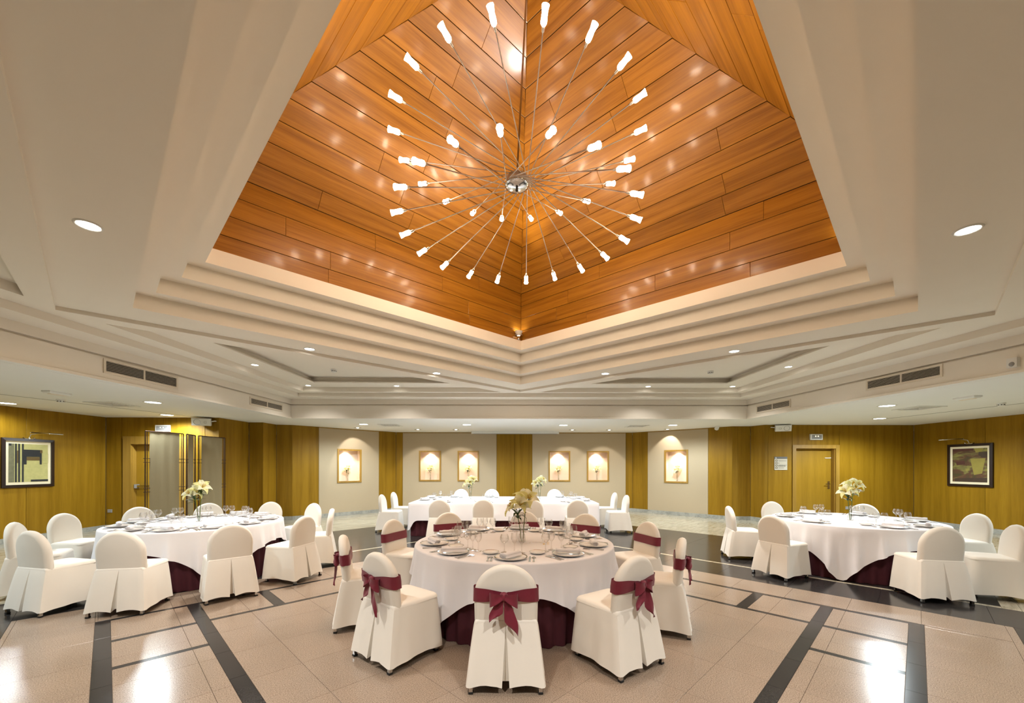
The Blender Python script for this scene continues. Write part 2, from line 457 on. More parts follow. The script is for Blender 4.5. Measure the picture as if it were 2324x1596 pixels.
TRI_C = [[(-4.40, 8.98), (-4.50, 6.1), (-1.36, 9.06)], [(4.79, 9.02), (1.75, 9.1), (4.86, 6.18)],
         [(-4.8, -0.2), (-1.4, -0.2), (-4.55, 3.0)], [(5.6, -0.2), (5.0, 3.0), (1.8, -0.2)]]
def plate(mb, outer, holes, z):
    loops = [[Vector((x, y, 0)) for x, y in outer]] + [[Vector((x, y, 0)) for x, y in h] for h in holes]
    flat = [p for l in loops for p in l]
    tris = tessellate_polygon(loops)
    mb.add([(p.x, p.y, z) for p in flat], [tuple(t) for t in tris])
plate(mb, O(0.38), TRI_B + [BEAM_O], Z_B)
def grow(tri, k):
    cx = sum(p[0] for p in tri) / 3; cy = sum(p[1] for p in tri) / 3
    return [(cx + (x - cx) * k, cy + (y - cy) * k) for x, y in tri]
for tb, tc_ in zip(TRI_B, TRI_C):
    quad_ring(mb, tb, tb, Z_B, Z_C)
    quad_ring(mb, tb, tc_, Z_C, Z_C) if False else plate(mb, tb, [tc_], Z_C)
    quad_ring(mb, tc_, tc_, Z_C, Z_C + 0.022)
    g = grow(tc_, 1.10)
    plate(mb, g, [tc_], Z_C + 0.022)
    quad_ring(mb, g, g, Z_C + 0.022, Z_D)
    mb.poly([(x, y, Z_D) for x, y in g])
cof = mb.build('ceiling_coffer', M_CEIL, recalc=False)
struct(cof, 'cream stepped coffer with triangular recesses in its corners', 'ceiling')

# beam frame around the pyramid with four peach steps
mb = MB()
B2, B3, B4 = D(4.233, 4.044, 4.138), D(3.943, 3.759, 3.854), D(3.672, 3.48, 3.591)
WOODB = D(3.833, 3.638, 3.749)
quad_ring(mb, BEAM_O, BEAM_O, Z_B, Z_BEAM)
quad_ring(mb, BEAM_O, B1, Z_BEAM, Z_BEAM)
lv = [Z_BEAM, 3.522, 3.696, 3.869, 4.052]
Bs = [B1, B2, B3, B4]
for i in range(4):
    quad_ring(mb, Bs[i], Bs[i], lv[i], lv[i + 1])
    if i < 3: quad_ring(mb, Bs[i], Bs[i + 1], lv[i + 1], lv[i + 1])
quad_ring(mb, B4, WOODB, lv[4], lv[4])
bm_ = mb.build('ceiling_beam', M_CEIL)
struct(bm_, 'cream beam frame stepping up into the wooden pyramid', 'ceiling')

# wooden pyramid: plank by plank
Z_EAVE, Z_BREAK = lv[4], 5.05
APEX = Vector((BC[0], BC[1], 7.489))
def D3(poly, z): return [Vector((x, y, z)) for x, y in poly]
lo, hi = D3(WOODB, Z_EAVE - 0.01), D3(WOODB, Z_BREAK)
mb = MB()
def out(p, k=0.03): return Vector((BC[0], BC[1], p.z)) + (p - Vector((BC[0], BC[1], p.z))) * (1 + k)
mb.loft([[out(p) for p in lo], [out(p) for p in hi]], True)
ap2 = APEX + Vector((0, 0, 0.12))
for i in range(4): mb.poly([out(hi[i]), out(hi[(i + 1) % 4]), ap2])
pyr = mb.build('ceiling_pyramid', M_PLANKBACK)
struct(pyr, 'hipped pyramid ceiling lined with varnished oak planks', 'ceiling')
def plank(a, b, c, d, gap=0.0035, th=0.014):
    """a-b lower edge, d-c upper edge, seen from inside"""
    x = (b - a).normalized(); n = x.cross(d - a).normalized(); y = n.cross(x)
    ctr = (a + b + c + d) / 4
    if n.dot(Vector((BC[0], BC[1], 4.8)) - ctr) < 0: n = -n
    R = Matrix((x, y, x.cross(y))).transposed().to_4x4()
    M = Matrix.Translation(ctr) @ R
    Mi = M.inverted()
    P = [Mi @ p for p in (a, b, c, d)]
    sg = 1 if (x.cross(y)).dot(n) > 0 else -1
    ge = 0.0015
    x0l, x1l, x0u, x1u = P[0].x + ge, P[1].x - ge, P[3].x + ge, P[2].x - ge
    yl, yu = P[0].y + gap, P[3].y - gap
    if x1u - x0u < 0.01: x0u = x1u = (x0u + x1u) / 2
    k = 0.002
    base = [(x0l, yl), (x1l, yl), (x1u, yu), (x0u, yu)]
    top = [(x0l + k, yl + k), (x1l - k, yl + k), (x1u - k, yu - k), (x0u + k, yu - k)]
    m_ = MB()
    m_.loft([[(px, py, -th * sg) for px, py in base], [(px, py, -k * sg) for px, py in base], [(px, py, 0) for px, py in top]], True)
    n0 = len(m_.v) - 4
    m_.f.append((n0, n0 + 1, n0 + 2, n0 + 3)); m_.m.append(0)
    o = m_.build('plank', M_PLANK, pyr, recalc=True)
    o.matrix_local = M
    return o
def rows(A, B, A2, B2_, nrow, seed):
    r = random.Random(seed)
    for k in range(nrow):
        t0, t1 = k / nrow, (k + 1) / nrow
        a, b, d, c = A.lerp(A2, t0), B.lerp(B2_, t0), A.lerp(A2, t1), B.lerp(B2_, t1)
        L = (b - a).length
        cuts = [0.0]
        pos = r.uniform(0.6, 2.6)
        while pos < L - 0.7:
            cuts.append(pos / L); pos += r.uniform(1.9, 2.9)
        cuts.append(1.0)
        x = (b - a).normalized()
        for q in range(len(cuts) - 1):
            s0, s1 = cuts[q], cuts[q + 1]
            pa, pb = a.lerp(b, s0), a.lerp(b, s1)
            up = (d - a) - x * (d - a).dot(x)
            pd = pa + up if q > 0 else d
            pc = pb + up if q < len(cuts) - 2 else c
            if (pc - pd).dot(x) < 0.02 and q in (0, len(cuts) - 2):
                pc = pd = (pc + pd) / 2 if q == 0 else (pc + pd) / 2
            plank(pa, pb, pc, pd)
for i in range(4):
    j = (i + 1) % 4
    rows(lo[i], lo[j], hi[i], hi[j], 4, 11 + i)
    rows(hi[i], hi[j], APEX, APEX, 14, 41 + i)

# ------------------------------------------------------------------ walls
def wallM(P, Q):
    """local x along the wall, y out of the room, z up"""
    d = Vector((Q[0] - P[0], Q[1] - P[1], 0)).normalized()
    n = Vector((-d.y, d.x, 0))
    M = Matrix((d, n, Vector((0, 0, 1)))).transposed().to_4x4()
    return Matrix.Translation((P[0], P[1], 0)) @ M, math.hypot(Q[0] - P[0], Q[1] - P[1])
def wall(name, P, Q, label, depth=0.4, e0=0.0, e1=0.0):
    M, L = wallM(P, Q)
    o = MB().box(-e0, L + e1, depth, depth + 0.1, 0, Z_LOW + 0.3).build(name, M_PLANKBACK)
    o.matrix_world = M
    struct(o, label, 'wall')
    o['L'] = L
    return o
PANEL = {}
def panel(w_, s0, s1, z0=0.10, z1=Z_LOW, m=M_VENEER, name='wall_panel', th=0.02, gap=0.003, y=0.0):
    key = (round(s1 - s0, 3), round(z1 - z0, 3), m.name, th)
    if key not in PANEL:
        W2, H2 = (s1 - s0) / 2 - gap, (z1 - z0) / 2
        # chamfered front face looks to -y
        PANEL[key] = MB().cbox(-W2, W2, -H2, H2, -th, 0, 0.003, Matrix.Rotation(PI / 2, 4, 'X')).mesh(name, m)
    return ob(name, PANEL[key], w_, M=Matrix.Translation(((s0 + s1) / 2, y, (z0 + z1) / 2)))
def baseboard(name, P, Q, label):
    M, L = wallM(P, Q)
    n = max(1, round(L / 1.2))
    root = None
    b = empty(name); b.matrix_world = M
    for k in range(n):
        MB().box(L * k / n + 0.001, L * (k + 1) / n - 0.001, -0.012, 0.03, 0.0, 0.105).build('skirting_stone', M_BASE, b)
    struct(b, label, 'baseboard')
    return b
def lining_box(w_, s0, s1, z0, z1, depth):
    m = MB()
    y0, y1 = 0.0, depth
    m.poly([(s0, y1, z0), (s1, y1, z0), (s1, y1, z1), (s0, y1, z1)])
    m.poly([(s0, y0, z0), (s1, y0, z0), (s1, y1, z0), (s0, y1, z0)])
    m.poly([(s0, y0, z1), (s0, y1, z1), (s1, y1, z1), (s1, y0, z1)])
    m.poly([(s0, y0, z0), (s0, y1, z0), (s0, y1, z1), (s0, y0, z1)])
    m.poly([(s1, y0, z0), (s1, y0, z1), (s1, y1, z1), (s1, y1, z0)])
    return m.build('niche_lining', M_LINING, w_)
NICHES = []
def niche(w_, s0, s1, z0=1.03, z1=2.09, f=0.05, depth=0.26):
    lining_box(w_, s0 + 0.01, s1 - 0.01, z0 + 0.01, z1 - 0.01, depth)
    for (a, b, c, d) in ((s0, s0 + f, z0, z1), (s1 - f, s1, z0, z1)):
        MB().box(a, b, -0.025, 0.02, c, d).build('niche_frame_side', M_FRAMEWOOD, w_)
    for (a, b, c, d) in ((s0 + f, s1 - f, z0, z0 + f), (s0 + f, s1 - f, z1 - f, z1)):
        MB().box(a, b, -0.0245, 0.02, c, d).build('niche_frame_rail', M_FRAMEWOOD, w_)
    c = (s0 + s1) / 2
    lp = MB()
    lp.lathe([(0.030, -0.004), (0.042, -0.006), (0.042, 0.0)], 14, cap0=True)
    lp = lp.build('niche_lamp', M_LENSN, w_, smooth=True)
    lp.location = (c - 0.02, 0.13, z1 - 0.012)
    spot('niche_beam', w_, (c - 0.02, 0.12, z1 - 0.035), W_NICHE, (1, 0.80, 0.56), 105, 0.6, 0.02, (0.0, 0.25, -1))
    M = w_.matrix_world
    NICHES.append((M @ Vector((c - 0.01, 0.10, z0 + 0.052))))
def holed_panel(w_, s0, s1, holes, m=M_FABRIC):
    """fabric panel cut out around the niches"""
    mb = MB()
    z0, z1 = 0.10, Z_LOW - 0.03
    xs = [s0 + 0.003] + [x for h in holes for x in h] + [s1 - 0.003]
    for i in range(0, len(xs), 2): mb.box(xs[i], xs[i + 1], 0.0, 0.02, z0, z1)
    for h in holes:
        mb.box(h[0], h[1], 0.0, 0.02, z0, 1.04); mb.box(h[0], h[1], 0.0, 0.02, 2.08, z1)
    return mb.build('fabric_panel', m, w_)

Kl, Kr, El, Er = (-4.03, 14.08), (4.18, 14.08), (-6.33, 11.67), (6.43, 11.83)
wb = wall('wall_back', Kl, Kr, 'far wall of beige fabric and oak panels with four lit niches')
panel(wb, 0.0, 0.235); panel(wb, 3.494, 4.114); panel(wb, 4.114, 4.734); panel(wb, 7.979, 8.21)
holed_panel(wb, 0.235, 3.494, [(0.83, 1.55), (2.16, 2.88)])
holed_panel(wb, 4.734, 7.979, [(5.31, 6.04), (6.64, 7.38)])
for a, b in ((0.801, 1.566), (2.14, 2.885), (5.295, 6.052), (6.63, 7.397)): niche(wb, a, b)
panel(wb, 0.235, 3.494, Z_LOW - 0.03, Z_LOW, M_FRAMEWOOD, 'top_trim'); panel(wb, 4.734, 7.979, Z_LOW - 0.03, Z_LOW, M_FRAMEWOOD, 'top_trim')
baseboard('baseboard_back', Kl, Kr, 'grey marble skirting along the far wall')

wl = wall('wall_back_left', El, Kl, 'angled wall left of the far wall with one lit niche')
panel(wl, 0.0, 0.743); panel(wl, 2.693, 3.33)
holed_panel(wl, 0.743, 2.693, [(1.31, 2.06)]); niche(wl, 1.291, 2.076)
panel(wl, 0.743, 2.693, Z_LOW - 0.03, Z_LOW, M_FRAMEWOOD, 'top_trim')
baseboard('baseboard_back_left', El, Kl, 'grey marble skirting along the angled wall left of the far wall')
wr = wall('wall_back_right', Kr, Er, 'angled wall right of the far wall with one lit niche')
panel(wr, 0.0, 0.566); panel(wr, 2.507, 3.18)
holed_panel(wr, 0.566, 2.507, [(1.165, 1.90)]); niche(wr, 1.146, 1.914)
panel(wr, 0.566, 2.507, Z_LOW - 0.03, Z_LOW, M_FRAMEWOOD, 'top_trim')
baseboard('baseboard_back_right', Kr, Er, 'grey marble skirting along the angled wall right of the far wall')

# stepped oak piers left and right
A_, Bp, Cp, Dp, LC = (-7.18, 9.93), (-7.13, 10.99), (-6.75, 10.99), (-6.73, 11.58), (-9.92, 9.9)
wp = []
for i, (P, Q) in enumerate([(A_, Bp), (Bp, Cp), (Cp, Dp), (Dp, El)]):
    o = wall('wall_pier_left.%03d' % i if i else 'wall_pier_left', P, Q, ['oak panelled pier side beside the folding screen', 'narrow oak face of the stepped pier left of the niches',
             'oak return of the stepped pier left of the niches', 'narrow oak face adjoining the angled left wall'][i], depth=0.021)
    panel(o, 0, o['L']); baseboard('baseboard_pier_left.%03d' % i if i else 'baseboard_pier_left', P, Q, 'grey marble skirting of the left oak pier, step %s' % ['one', 'two', 'three', 'four'][i])
Fp, Gp, RC = (6.96, 11.83), (7.1, 11.4), (11.3, 11.4)
for i, (P, Q) in enumerate([(Er, Fp), (Fp, Gp)]):
    o = wall('wall_pier_right.%03d' % i if i else 'wall_pier_right', P, Q, ['oak panelled pier face right of the niches', 'oak return of the pier beside the right door'][i], depth=0.021)
    panel(o, 0, o['L']); baseboard('baseboard_pier_right.%03d' % i if i else 'baseboard_pier_right', P, Q, 'grey marble skirting of the right oak pier, %s' % ['face', 'return'][i])

# left door wall
wd = wall('wall_door_left', LC, A_, 'oak wall with a panic-bar door behind the folding screen', depth=0.25)
panel(wd, 0.0, 0.385); panel(wd, 2.40, 2.742); panel(wd, 0.385, 1.39, 2.21); panel(wd, 1.39, 2.40, 2.21); panel(wd, 1.97, 2.40, 0.10, 2.21)
baseboard('baseboard_door_left', LC, (LC[0] + 0.385, LC[1]), 'grey marble skirting beside the left door')
baseboard('baseboard_door_left.001', (A_[0] - 0.77, A_[1]), A_, 'grey marble skirting between left door and pier')
def door(name, w_, s0, s1, zt, casing, depth, label, handle):
    d = empty(name); d.matrix_world = w_.matrix_world.copy()
    for a, b in ((s0 - casing, s0), (s1, s1 + casing)): MB().box(a, b, -0.022, 0.02, 0, zt + casing).build('door_casing', M_FRAMEWOOD, d)
    MB().box(s0, s1, -0.0215, 0.02, zt, zt + casing).build('door_casing', M_FRAMEWOOD, d)
    MB().box(s0 - 0.01, s0 + 0.012, 0.02, depth, 0, zt).build('door_jamb', M_FRAMEWOOD, d)
    MB().box(s1 - 0.012, s1 + 0.01, 0.02, depth, 0, zt).build('door_jamb', M_FRAMEWOOD, d)
    MB().box(s0 + 0.012, s1 - 0.012, 0.02, depth, zt - 0.012, zt).build('door_jamb', M_FRAMEWOOD, d)
    MB().box(s0 + 0.016, s1 - 0.016, depth - 0.05, depth, 0.008, zt - 0.016).build('door_leaf', M_DOOR, d)
    handle(d, s0, s1, depth - 0.05)
    struct(d, label, 'door')
    return d
def panic(d, s0, s1, y):
    MB().box(s0 + 0.03, s1 - 0.05, y - 0.075, y - 0.035, 1.02, 1.075).build('panic_bar', M_CHROME, d)
    MB().box(s0 + 0.03, s0 + 0.09, y - 0.08, y, 1.0, 1.095).build('bar_bracket', M_GREYP, d)
    MB().box(s1 - 0.11, s1 - 0.05, y - 0.08, y, 1.0, 1.095).build('bar_bracket', M_GREYP, d)
door('door_1', wd, 0.616, 1.78, 2.08, 0.19, 0.17, 'oak door with a steel panic bar behind the folding screen', panic)
def lever(d, s0, s1, y):
    MB().box(s1 - 0.12, s1 - 0.06, y - 0.014, y, 0.93, 1.14).build('lock_plate', M_CHROME, d)
    MB().tube([(s1 - 0.09, y - 0.01, 1.07), (s1 - 0.09, y - 0.06, 1.07), (s1 - 0.13, y - 0.065, 1.07), (s1 - 0.21, y - 0.06, 1.065)], 0.010, 8).build('door_handle', M_CHROME, d, smooth=True)
    MB().box(s1 - 0.20, s1 - 0.03, y - 0.02, y, 1.80, 1.815).build('closer_bar', M_WHITEP, d)  # thin white closer bar high on the leaf
wdr = wall('wall_door_right', Gp, RC, 'oak wall with the closed door and the directory sign', depth=0.25)
panel(wdr, 0.0, 0.10); panel(wdr, 0.10, 0.78); panel(wdr, 0.78, 2.11, 2.16); panel(wdr, 2.11, 4.2)
door('door_2', wdr, 0.88, 1.995, 2.07, 0.10, 0.19, 'closed oak door with a lever handle beside the directory sign', lever)
baseboard('baseboard_door_right', Gp, (Gp[0] + 0.78, Gp[1]), 'grey marble skirting under the directory sign')
baseboard('baseboard_door_right.001', (Gp[0] + 2.1, Gp[1]), RC, 'grey marble skirting right of the right door')
# side walls
LW0 = (-10.9, -5.5)
wsl = wall('wall_left', LW0, LC, 'oak panelled left wall with the geometric picture', depth=0.021)
L = wsl['L']; n = 10
for k in range(n): panel(wsl, L * k / n, L * (k + 1) / n)
baseboard('baseboard_left', LW0, LC, 'grey marble skirting along the left wall')
RW1 = (11.6, -5.5)
wsr = wall('wall_right', RC, RW1, 'oak panelled right wall with the abstract picture', depth=0.021)
L = wsr['L']
for k in range(n): panel(wsr, L * k / n, L * (k + 1) / n)
baseboard('baseboard_right', RC, RW1, 'grey marble skirting along the right wall')
wn = wall('wall_near', RW1, LW0, 'oak panelled wall behind the viewer', depth=0.021)
L = wn['L']
for k in range(16): panel(wn, L * k / 16, L * (k + 1) / 16)

# ------------------------------------------------------------------ ceiling fixtures
def ring_prof(r0, r1): return [(r0, -0.004), (r0 + 0.006, -0.010), (r1 - 0.004, -0.008), (r1, 0.0)]
def downlight(name, x, y, z, r, watts, col, lens, label, group, size=115, blend=0.8):
    t = empty(name, (x, y, z))
    MB().lathe(ring_prof(r * 0.78, r), 24).build('trim_ring', M_WHITEP, t, smooth=True)
    MB().lathe([(0.002, -0.0045), (r * 0.78, -0.0045)], 24).build('lens', lens, t)
    spot('beam', t, (0, 0, -0.02), watts, col, size, blend, r * 0.5)
    tag(t, label, 'downlight', group)
    return t
for (x, y), s in zip([(-3.17, 3.03), (3.45, 3.07), (-3.11, 6.22), (-1.46, 7.82), (1.80, 7.83), (3.45, 6.30)],
        ['big lit downlight in the beam at upper left', 'big lit downlight in the beam at upper right', 'lit downlight on the left beam arm above the left table',
         'lit downlight on the left beam arm near the beam tip', 'lit downlight on the right beam arm near the beam tip', 'lit downlight on the right beam arm above the right table']):
    downlight('beam_downlight', x, y, Z_BEAM, 0.085, W_BEAM, SOFT, M_LENS, s, 'downlights in the beam frame', 110)
for (x, y), s in zip([(-0.9, 0.9), (1.2, 0.9)], ['lit beam downlight above and left of the viewer', 'lit beam downlight above and right of the viewer']):
    downlight('beam_downlight', x, y, Z_BEAM, 0.085, W_BEAM, SOFT, M_LENS, s, 'downlights in the beam frame', 110)
for (x, y), s in zip([(-4.71, 7.42), (-4.68, 9.30), (-2.66, 9.33), (3.14, 9.36), (5.08, 9.34), (5.11, 7.50)],
        ['small lit downlight on the left side of the left coffer', 'small lit downlight in the corner of the left coffer', 'small lit downlight on the far side of the left coffer',
         'small lit downlight on the far side of the right coffer', 'small lit downlight in the corner of the right coffer', 'small lit downlight on the right side of the right coffer']):
    downlight('coffer_downlight', x, y, Z_C, 0.07, W_COFFER, SOFT, M_LENS, s, 'small downlights in the triangular coffers', 130, 0.5)
for (x, y), s in zip([(-4.75, 1.0), (-3.0, -0.5), (5.5, 1.0), (3.4, -0.5)], ['left side of the near left coffer', 'near side of the near left coffer', 'right side of the near right coffer', 'near side of the near right coffer']):
    downlight('coffer_downlight', x, y, Z_C, 0.07, W_COFFER, SOFT, M_LENS, 'small lit downlight on the ' + s, 'small downlights in the triangular coffers', 130, 0.5)
LOWS = [(-9.55, 7.66, 'beside the geometric picture at the left edge'), (-6.67, 7.53, 'above the left end of the left table'), (-8.0, 9.4, 'before the left door'),
        (7.21, 7.8, 'above the right table'), (8.93, 9.85, 'before the right wall corner'),
        (-4.18, 11.41, 'before the left angled niche wall'), (-1.28, 11.48, 'left of the middle above the far table'), (1.46, 11.55, 'right of the middle above the far table'), (4.56, 11.5, 'before the right angled niche wall'),
        (-7.2, 4.0, 'over the left aisle outside the view'), (8.4, 4.4, 'over the right aisle outside the view'), (-7.2, 0.5, 'over the near left aisle'), (8.6, 0.5, 'over the near right aisle')]
for x, y, s in LOWS:
    downlight('ceiling_downlight', x, y, Z_LOW, 0.15, W_LOW * (1.2 if y > 11 else {-9.55: 0.38, 7.21: 1.25, 8.93: 1.7}.get(x, 1.0)), COOL, M_LENSC, 'wide lit ceiling downlight ' + s, 'wide downlights in the low ceiling', 166, 0.55)
for (x, y), s, dx in zip([(-4.74, 12.45), (-3.02, 13.0), (-1.8, 13.0), (1.94, 13.05), (3.13, 13.05), (4.91, 12.8)],
        ['before the left angled niche', 'before the first niche of the far wall', 'before the second niche of the far wall', 'before the third niche of the far wall', 'before the fourth niche of the far wall', 'before the right angled niche'],
        [-0.5, 0, 0, 0, 0, 0.5]):
    t = empty('wall_washer', (x, y, Z_LOW))
    MB().box(-0.10, 0.10, -0.05, 0.05, -0.006, 0.0).build('housing', M_GREYP, t)
    MB().lathe([(0.002, -0.0075), (0.035, -0.0075), (0.042, -0.004)], 16).build('lens', M_LENS, t)
    spot('beam', t, (0, 0, -0.02), W_SPOT, SOFT, 76, 0.3, 0.02, (dx * 0.75, 0.75, -1.3))
    tag(t, 'small adjustable spotlight in the ceiling ' + s, 'spotlight', 'spotlights washing the niche walls')
for (x, y), s in zip([(-7.64, 7.75), (-3.5, 11.64), (3.62, 11.77), (8.11, 8.09)], ['over the left aisle', 'left of the far table', 'right of the far table', 'over the right aisle']):
    t = empty('ceiling_vent', (x, y, Z_LOW))
    mb = MB()
    for a, b, c, d in ((-0.28, 0.28, -0.28, -0.23), (-0.28, 0.28, 0.23, 0.28), (-0.28, -0.23, -0.23, 0.23), (0.23, 0.28, -0.23, 0.23)): mb.box(a, b, c, d, -0.012, 0.0)
    mb.build('vent_frame', M_WHITEP, t)
    MB().box(-0.229, 0.229, -0.229, 0.229, -0.002, 0.0).build('vent_backing', M_GREYP, t)
    for k in range(3):
        q = 0.19 - 0.065 * k
        mb = MB()
        for a, b, c, d in ((-q, q, -q, -q + 0.02), (-q, q, q - 0.02, q), (-q, -q + 0.02, -q + 0.02, q - 0.02), (q - 0.02, q, -q + 0.02, q - 0.02)): mb.box(a, b, c, d, -0.012, -0.002)
        mb.build('vent_louvre', M_WHITEP, t)
    tag(t, 'square white ceiling air vent ' + s, 'vent', 'square ceiling vents')
for (x, y), s in zip([(-7.31, 6.51), (7.65, 6.81)], ['left', 'right']):
    t = empty('emergency_light', (x, y, Z_LOW), PI / 2)
    MB().cbox(-0.16, 0.16, -0.07, 0.07, 0, 0.04, 0.02, Matrix.Rotation(PI, 4, 'X')).build('body', M_WHITEP, t)
    MB().cbox(-0.12, 0.12, -0.04, 0.04, 0, 0.05, 0.015, Matrix.Rotation(PI, 4, 'X')).build('lens', M_GRILLE, t)
    tag(t, 'long white emergency light on the low ceiling over the %s aisle' % s, 'emergency light', 'ceiling emergency lights')
for (x, y, z), s in zip([(-8.06, 7.24, Z_LOW), (9.0, 7.46, Z_LOW), (-3.65, 8.3, Z_D), (4.11, 8.4, Z_D)], ['the low ceiling over the left aisle', 'the low ceiling over the right aisle', 'the left triangular coffer', 'the right triangular coffer']):
    t = empty('smoke_detector', (x, y, z))
    MB().lathe([(0.06, 0.0), (0.062, -0.018), (0.05, -0.022)], 18).build('base', M_WHITEP, t, smooth=True)
    MB().lathe([(0.05, -0.022), (0.046, -0.05), (0.03, -0.06), (0.001, -0.062)], 18).build('cap', M_WHITEP, t, smooth=True)
    for k in range(8):
        a = 2 * PI * k / 8
        MB().box(-0.009, 0.009, -0.004, 0.004, -0.042, -0.03, Matrix.Translation((0.047 * math.cos(a), 0.047 * math.sin(a), 0)) @ Matrix.Rotation(a + PI / 2, 4, 'Z')).build('slot', M_DARK, t)
    tag(t, 'white smoke detector under ' + s, 'smoke detector', 'smoke detectors')
def grille(P, Q, s0, s1, z0, z1, label):
    M, L = wallM(P, Q)
    t = empty('air_grille'); t.matrix_world = M @ Matrix.Translation(((s0 + s1) / 2, -0.002, (z0 + z1) / 2))
    W2, H2 = (s1 - s0) / 2, (z1 - z0) / 2
    b = 0.03
    mb = MB()
    for a, c, d, e in ((-W2, W2, -H2, -H2 + b), (-W2, W2, H2 - b, H2), (-W2, -W2 + b, -H2 + b, H2 - b), (W2 - b, W2, -H2 + b, H2 - b), (-0.012, 0.012, -H2 + b, H2 - b)):
        mb.box(a, c, -0.014, 0.001, d, e)
    mb.build('grille_frame', M_GRILLE, t)
    MB().box(-W2 + b, W2 - b, -0.002, 0.0, -H2 + b, H2 - b).build('grille_backing', M_DARK, t)
    nb = 7
    for side in (-1, 1):
        x0, x1 = (-W2 + b, -0.012) if side < 0 else (0.012, W2 - b)
        for k in range(nb):
            z = -H2 + b + (2 * H2 - 2 * b) * (k + 0.5) / nb
            MB().box(x0, x1, -0.004, 0.004, -0.0015, 0.0015, Matrix.Translation((0, -0.007, z)) @ Matrix.Rotation(0.5, 4, 'X')).build('grille_blade', M_GRILLE, t)
    tag(t, label, 'air grille', 'air grilles in the fascia')
oL = O(0); 
FLp, FLq = (-5.49, 10.07), (-5.719, 4.53)
FRp, FRq = (5.84, 10.07), (6.3532, 5.04)
def rev(P, Q, s0, s1):
    L = math.hypot(Q[0] - P[0], Q[1] - P[1]); return L - s1, L - s0
LL = math.hypot(FLq[0] - FLp[0], FLq[1] - FLp[1])
grille(FLq, FLp, LL - 4.454, LL - 3.263, 2.84, 3.045, 'long air grille on the left fascia nearer the viewer')
grille(FLq, FLp, LL - 1.501, LL - 0.368, 2.85, 3.02, 'long air grille on the left fascia at its far end')
grille(FRp, FRq, 3.053, 4.198, 2.87, 3.06, 'long air grille on the right fascia nearer the viewer')
grille(FRp, FRq, 0.334, 1.383, 2.832, 3.013, 'long air grille on the right fascia at its far end')
M, _ = wallM(FRp, FRq)
t = empty('ceiling_sensor'); t.matrix_world = M @ Matrix.Translation((4.98, 0, 2.87))
MB().box(-0.05, 0.05, -0.05, 0.0, -0.06, 0.06).build('body', M_WHITEP, t); MB().lathe([(0.03, 0), (0.02, 0.015), (0.001, 0.02)], 12, Matrix.Translation((0, -0.05, -0.02)) @ Matrix.Rotation(PI / 2, 4, 'X')).build('lens', M_GREYP, t)
tag(t, 'small white box sensor on the right fascia at the frame edge', 'sensor')
t = empty('motion_sensor', (6.0, 11.85, Z_LOW))
MB().box(-0.03, 0.03, -0.03, 0.03, -0.02, 0).build('mount', M_WHITEP, t)
MB().cbox(-0.045, 0.045, -0.035, 0.035, 0, 0.10, 0.02, Matrix.Translation((0, 0, -0.015)) @ Matrix.Rotation(PI + 0.4, 4, 'Y')).build('body', M_WHITEP, t)
tag(t, 'small white motion sensor under the ceiling near the right angled wall', 'sensor')
t = empty('projection_screen_case', (-0.0, 13.7, Z_LOW))
MB().box(-1.36, 1.57, -0.06, 0.06, -0.075, 0.0).build('case', M_WHITEP, t); MB().box(-1.30, 1.52, -0.02, 0.02, -0.09, -0.075).build('bottom_bar', M_GREYP, t)
for x in (-1.372, 1.57): MB().box(x, x + 0.012, -0.065, 0.065, -0.085, 0.0).build('end_cap', M_GRILLE, t)
tag(t, 'long white projection screen case under the ceiling above the middle panel', 'screen case')

# uplights standing on the ledge in the pyramid corners
for (x, y), s, aim in zip([(BC[0] - 0.05, BC[1] + 3.51), (BC[0] + 3.69, BC[1] + 0.08)], ['far', 'right'], [(0.22, -1.97, 2.16), (-3.57, -0.30, 2.05)]):
    t = empty('uplight', (x, y, lv[4]))
    MB().lathe([(0.030, 0.0), (0.030, 0.07), (0.024, 0.075), (0.024, 0.10)], 16, cap0=True).build('base', M_CHROME, t, smooth=True)
    MB().lathe([(0.03, 0.11), (0.055, 0.14), (0.078, 0.185), (0.078, 0.20)], 20).build('reflector', M_WHITEP, t, smooth=True)
    MB().tube([(-0.075, 0, 0.13), (0.075, 0, 0.13)], 0.007, 6).build('pivot', M_CHROME, t)
    MB().lathe([(0.001, 0.19), (0.076, 0.19)], 20).build('lens', M_LENS, t)
    spot('beam', t, (0, 0, 0.215), W_UP if s == 'far' else W_UP * 1.8, (1, 0.82, 0.50) if s == 'far' else (1, 0.95, 0.88), 27 if s == 'far' else 34, 0.8, 0.04 if s == 'far' else 0.13, aim)
    tag(t, 'small chrome uplight on the ledge in the %s corner of the pyramid' % s, 'uplight', 'uplights in the pyramid corners')

# ------------------------------------------------------------------ chandelier
CH = Vector((0.050, 4.591, 4.779))
ch = empty('chandelier', CH)
tag(ch, 'large sputnik chandelier with forty glowing glass shades under the wooden pyramid', 'chandelier')
MB().tube([(0, 0, 0.05), (BC[0] - CH.x, BC[1] - CH.y, APEX.z - CH.z - 0.1)], 0.011, 8).build('rod', M_ROD, ch, smooth=True)
hub = MB().lathe([(0.001, -0.075), (0.10, -0.068), (0.132, -0.055), (0.138, -0.045), (0.125, -0.04)], 32).build('hub_plate', M_CHROME, ch, smooth=True)
MB().lathe([(0.001, -0.115), (0.014, -0.11), (0.018, -0.098), (0.010, -0.088), (0.014, -0.076)], 12).build('knob', M_DARK, hub, smooth=True)
MB().lathe([(0.12, -0.045), (0.125, -0.02), (0.125, 0.03), (0.11, 0.05), (0.012, 0.07)], 28).build('hub_drum', M_ROD, ch, smooth=True)
